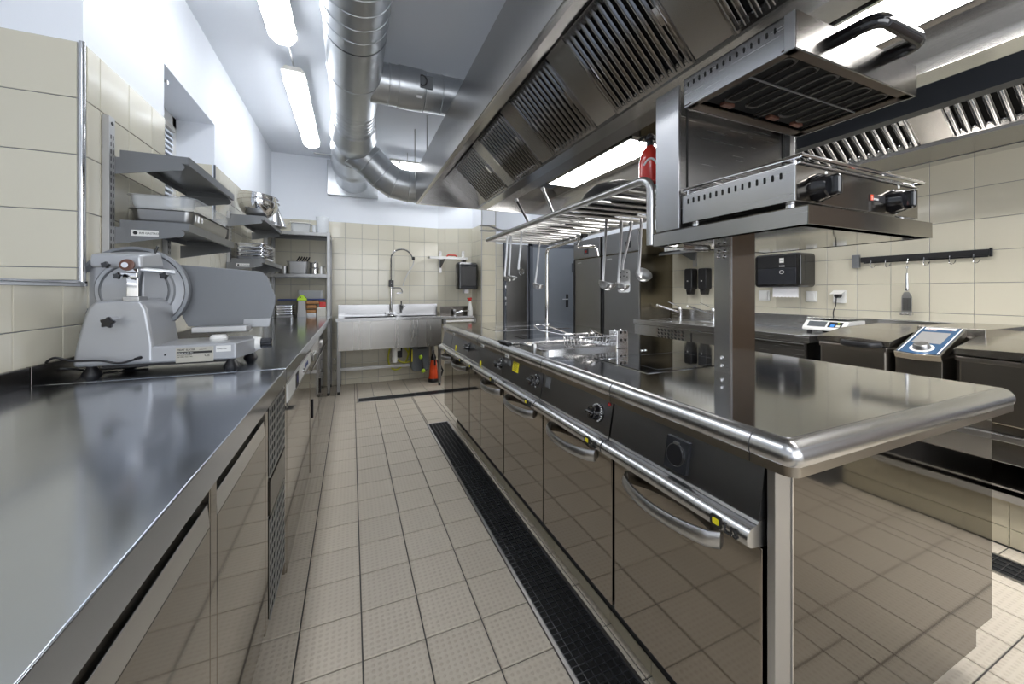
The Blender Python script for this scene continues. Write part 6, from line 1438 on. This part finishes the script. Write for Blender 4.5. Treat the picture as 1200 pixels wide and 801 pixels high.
for i in range(7):
    for j in range(14): hm.cyl((3.5580, y-.018+i*.006, gz(363)+.003+j*.006), (3.5588, y-.018+i*.006, gz(363)+.003+j*.006), .0016, 5)
tag(hm.build('teeth', 'hole', hg, smooth=False), kind='stuff'); M().box(3.545, 3.575, y-w0-.004, y+w0+.004, gz(369), gz(366)).build('foot_bar', 'bright_steel', hg, bevel=.002)

# ---------------------------------------------------------------- double tilting pan with control tower
UX = 2.72
u_ = thing('multi_cooker', 'double stainless cooking centre with two lidded pans and a blue control panel', 'cooker', (3.1, .85, .25))
def pan(y0, y1):
    b_ = M().prism([(UX, y0+.02), (UX-.008, (y0+y1)/2), (UX, y1-.02), (UX+.03, y1), (3.45, y1), (3.45, y0), (UX+.03, y0)], 'z', .58, .872).build('pan', 'pan_steel', u_, bevel=.006)
    M().prism([(UX-.004, y0+.01), (UX-.016, (y0+y1)/2), (UX-.004, y1-.01), (UX+.03, y1+.006), (UX+.04, y0-.006)], 'z', .850, .872).build('pan_rim', 'pan_steel', b_, bevel=.002)
    m_ = M(); n = 10; top = []; bot = []
    for i in range(n+1):
        t_ = i/n; y = y0+(y1-y0)*t_; x = UX-.018*math.sin(PI*t_)-.002; top.append((x, y, .908+.010*math.sin(PI*t_))); bot.append((x, y, .880))
    q = [(3.42, y1, .880), (3.42, y0, .880)]; r_ = [(3.42, y1, .962), (3.42, y0, .962)]; mid = [(UX+.25, y0+(y1-y0)*i/n, .950+.008*math.sin(PI*i/n)) for i in range(n+1)]
    vs = bot+top+mid+[(3.42, y0+(y1-y0)*i/n, .965+.006*math.sin(PI*i/n)) for i in range(n+1)]+[(3.42, y0+(y1-y0)*i/n, .880) for i in range(n+1)]
    k = n+1; fs = [(r*k+i, r*k+i+1, (r+1)*k+i+1, (r+1)*k+i) for r in range(4) for i in range(n)]+[(0, k, 2*k, 3*k, 4*k), (n, 4*k+n, 3*k+n, 2*k+n, k+n)]+[(4*k+i, 4*k+i+1, i+1, i) for i in range(n)]
    ld = m_.add(vs, fs).build('lid', 'lid_steel', u_)
    hd_ = M(); yh0, yh1 = y0+.03, y0+(y1-y0)*.60; pts = [(UX-.018, yh0, .888), (UX-.062, yh0+.03, .886), (UX-.078, (yh0+yh1)/2, .886), (UX-.062, yh1-.03, .886), (UX-.018, yh1, .888)]
    sm = smooth_path(pts, 5); vs = []; kk = 8
    for i, p in enumerate(sm):
        d_ = (sm[min(i+1, len(sm)-1)]-sm[max(0, i-1)]).normalized(); nn = Vector((-d_.y, d_.x, 0))
        for j in range(kk): a_ = 2*PI*j/kk; vs.append(p+nn*.013*math.cos(a_)+Vector((0, 0, .017*math.sin(a_))))
    hd_.add(vs, [tuple(range(kk)), tuple(range((len(sm)-1)*kk, len(sm)*kk))]+[(i*kk+j, i*kk+(j+1) % kk, (i+1)*kk+(j+1) % kk, (i+1)*kk+j) for i in range(len(sm)-1) for j in range(kk)])
    hd_.build('handle', 'black', ld)
pan(1.085, 1.43); pan(.30, .845)
ty0, ty1 = .885, 1.062
M().box(UX+.004, 3.40, ty0, ty1, .30, .848).build('tower', 'pan_steel', u_, bevel=.003)
A = Vector((UX-.012, 0, .862)); B = Vector((3.02, 0, .988)); d_ = B-A; nn = Vector((-d_.z, 0, d_.x)).normalized()
def on_pan(name, m, y0, y1, t0, t1, h0, h1, parent, bulge=0):
    q = [A+d_*t_+Vector((0, y, 0)) for t_, y in ((t0, y0), (t0, (y0+y1)/2), (t0, y1), (t1, y1), (t1, y0))]
    q[1] = q[1]-d_.normalized()*bulge
    return M().add([p+nn*h0 for p in q]+[p+nn*h1 for p in q], [(4,3,2,1,0),(5,6,7,8,9)]+[(i, (i+1) % 5, 5+(i+1) % 5, 5+i) for i in range(5)]).build(name, m, parent, smooth=False)
hs2 = on_pan('control_housing', 'pan_steel', ty0, ty1, 0, 1, -.03, .0, u_, .012)
on_pan('panel_rim', 'bright_steel', ty0, ty1, 0, 1, 0, .003, hs2, .012)
cp2 = on_pan('control_panel', 'panel_blue', ty0+.010, ty1-.008, .02, .97, .003, .0045, hs2, .010)
on_pan('white_line', 'white_ink', ty0+.013, ty0+.018, .03, .96, .0045, .005, hs2); on_pan('white_line', 'white_ink', ty1-.017, ty1-.012, .03, .96, .0045, .005, hs2)
on_pan('screen', 'screen_grey', ty0+.038, ty1-.028, .36, .76, .0045, .0055, hs2)
on_pan('title_strip', 'sticker', ty0+.032, ty1-.026, .865, .93, .0045, .0053, hs2)
u3 = Vector((0, -1, 0)); v3 = d_.normalized(); p_ = A+d_*.872+nn*.0056+Vector((0, ty1-.032, 0))
text('lettering', 'VarioCooking', .0175, p_, u3, v3, 'red_ink', hs2, squash=1.0)
p_ = A+d_*.825+nn*.0048+Vector((0, ty1-.040, 0)); text('lettering', 'CENTER', .010, p_, u3, v3, 'white_ink', hs2)
kc = A+d_*.19+nn*.0045+Vector((0, (ty0+ty1)/2-.0, 0))
M().lathe([(.036, 0), (.034, .006), (.030, .022), (.026, .026), (0, .027)], kc, nn, 32).build('dial_knob', 'satin', hs2)
M().lathe([(.046, 0), (.046, .001), (.0445, .001)], kc, nn, 36).build('dial_ring', 'white_ink', hs2)
M().box(3.0, 3.588, .82, 1.075, .945, .990).box(3.0, 3.588, .86, 1.06, .88, .946).build('rear_housing', 'lid_steel', u_, bevel=.003)
M().box(3.42, 3.588, -.3, 1.45, .85, .895).build('rear_deck', 'steel_h', u_, smooth=False)
M().box(3.42, 3.588, .02, 1.45, .25, .85).build('rear_body', 'dark_steel', u_, smooth=False)
M().box(UX+.06, 3.42, -.25, 1.43, .52, .58).build('belly', 'pan_steel', u_, bevel=.004)
M().box(UX+.03, UX+.06, -.25, 1.43, .40, .50).build('drip_rail', 'bright_steel', u_, bevel=.004); M().box(UX+.02, UX+.05, -.25, 1.43, .50, .53).build('front_trim', 'satin', u_, bevel=.003)
M().box(UX+.04, 3.45, -.25, 1.43, .255, .285).build('base_tray', 'pan_steel', u_, bevel=.004)
M().box(UX+.04, UX+.046, -.25, 1.43, .225, .29).build('base_edge', 'satin', u_, smooth=False)
M().box(3.38, 3.42, -.25, 1.43, .28, .52).build('back_plate', 'black', u_, smooth=False)
for y in (-.2, .5, 1.35): M().box(3.2, 3.3, y, y+.08, .0, .26).build('leg', 'black', u_, smooth=False)
pl2 = struct('trim_6', M().box(2.815, 3.60, -.4, 3.44, 0, .12).box(2.815, 3.60, -.4, 1.5, 0, .22), 'dark_wall_tile', smooth=False)
lay_tiles(pl2, (2.815, 0, 0), (0, -1, 0), (0, 0, 1), [-y for y in steps(-.4, 1.5, .2, TY)[::-1]], [0, .085, .215], 'skirt_tile', limit=30)
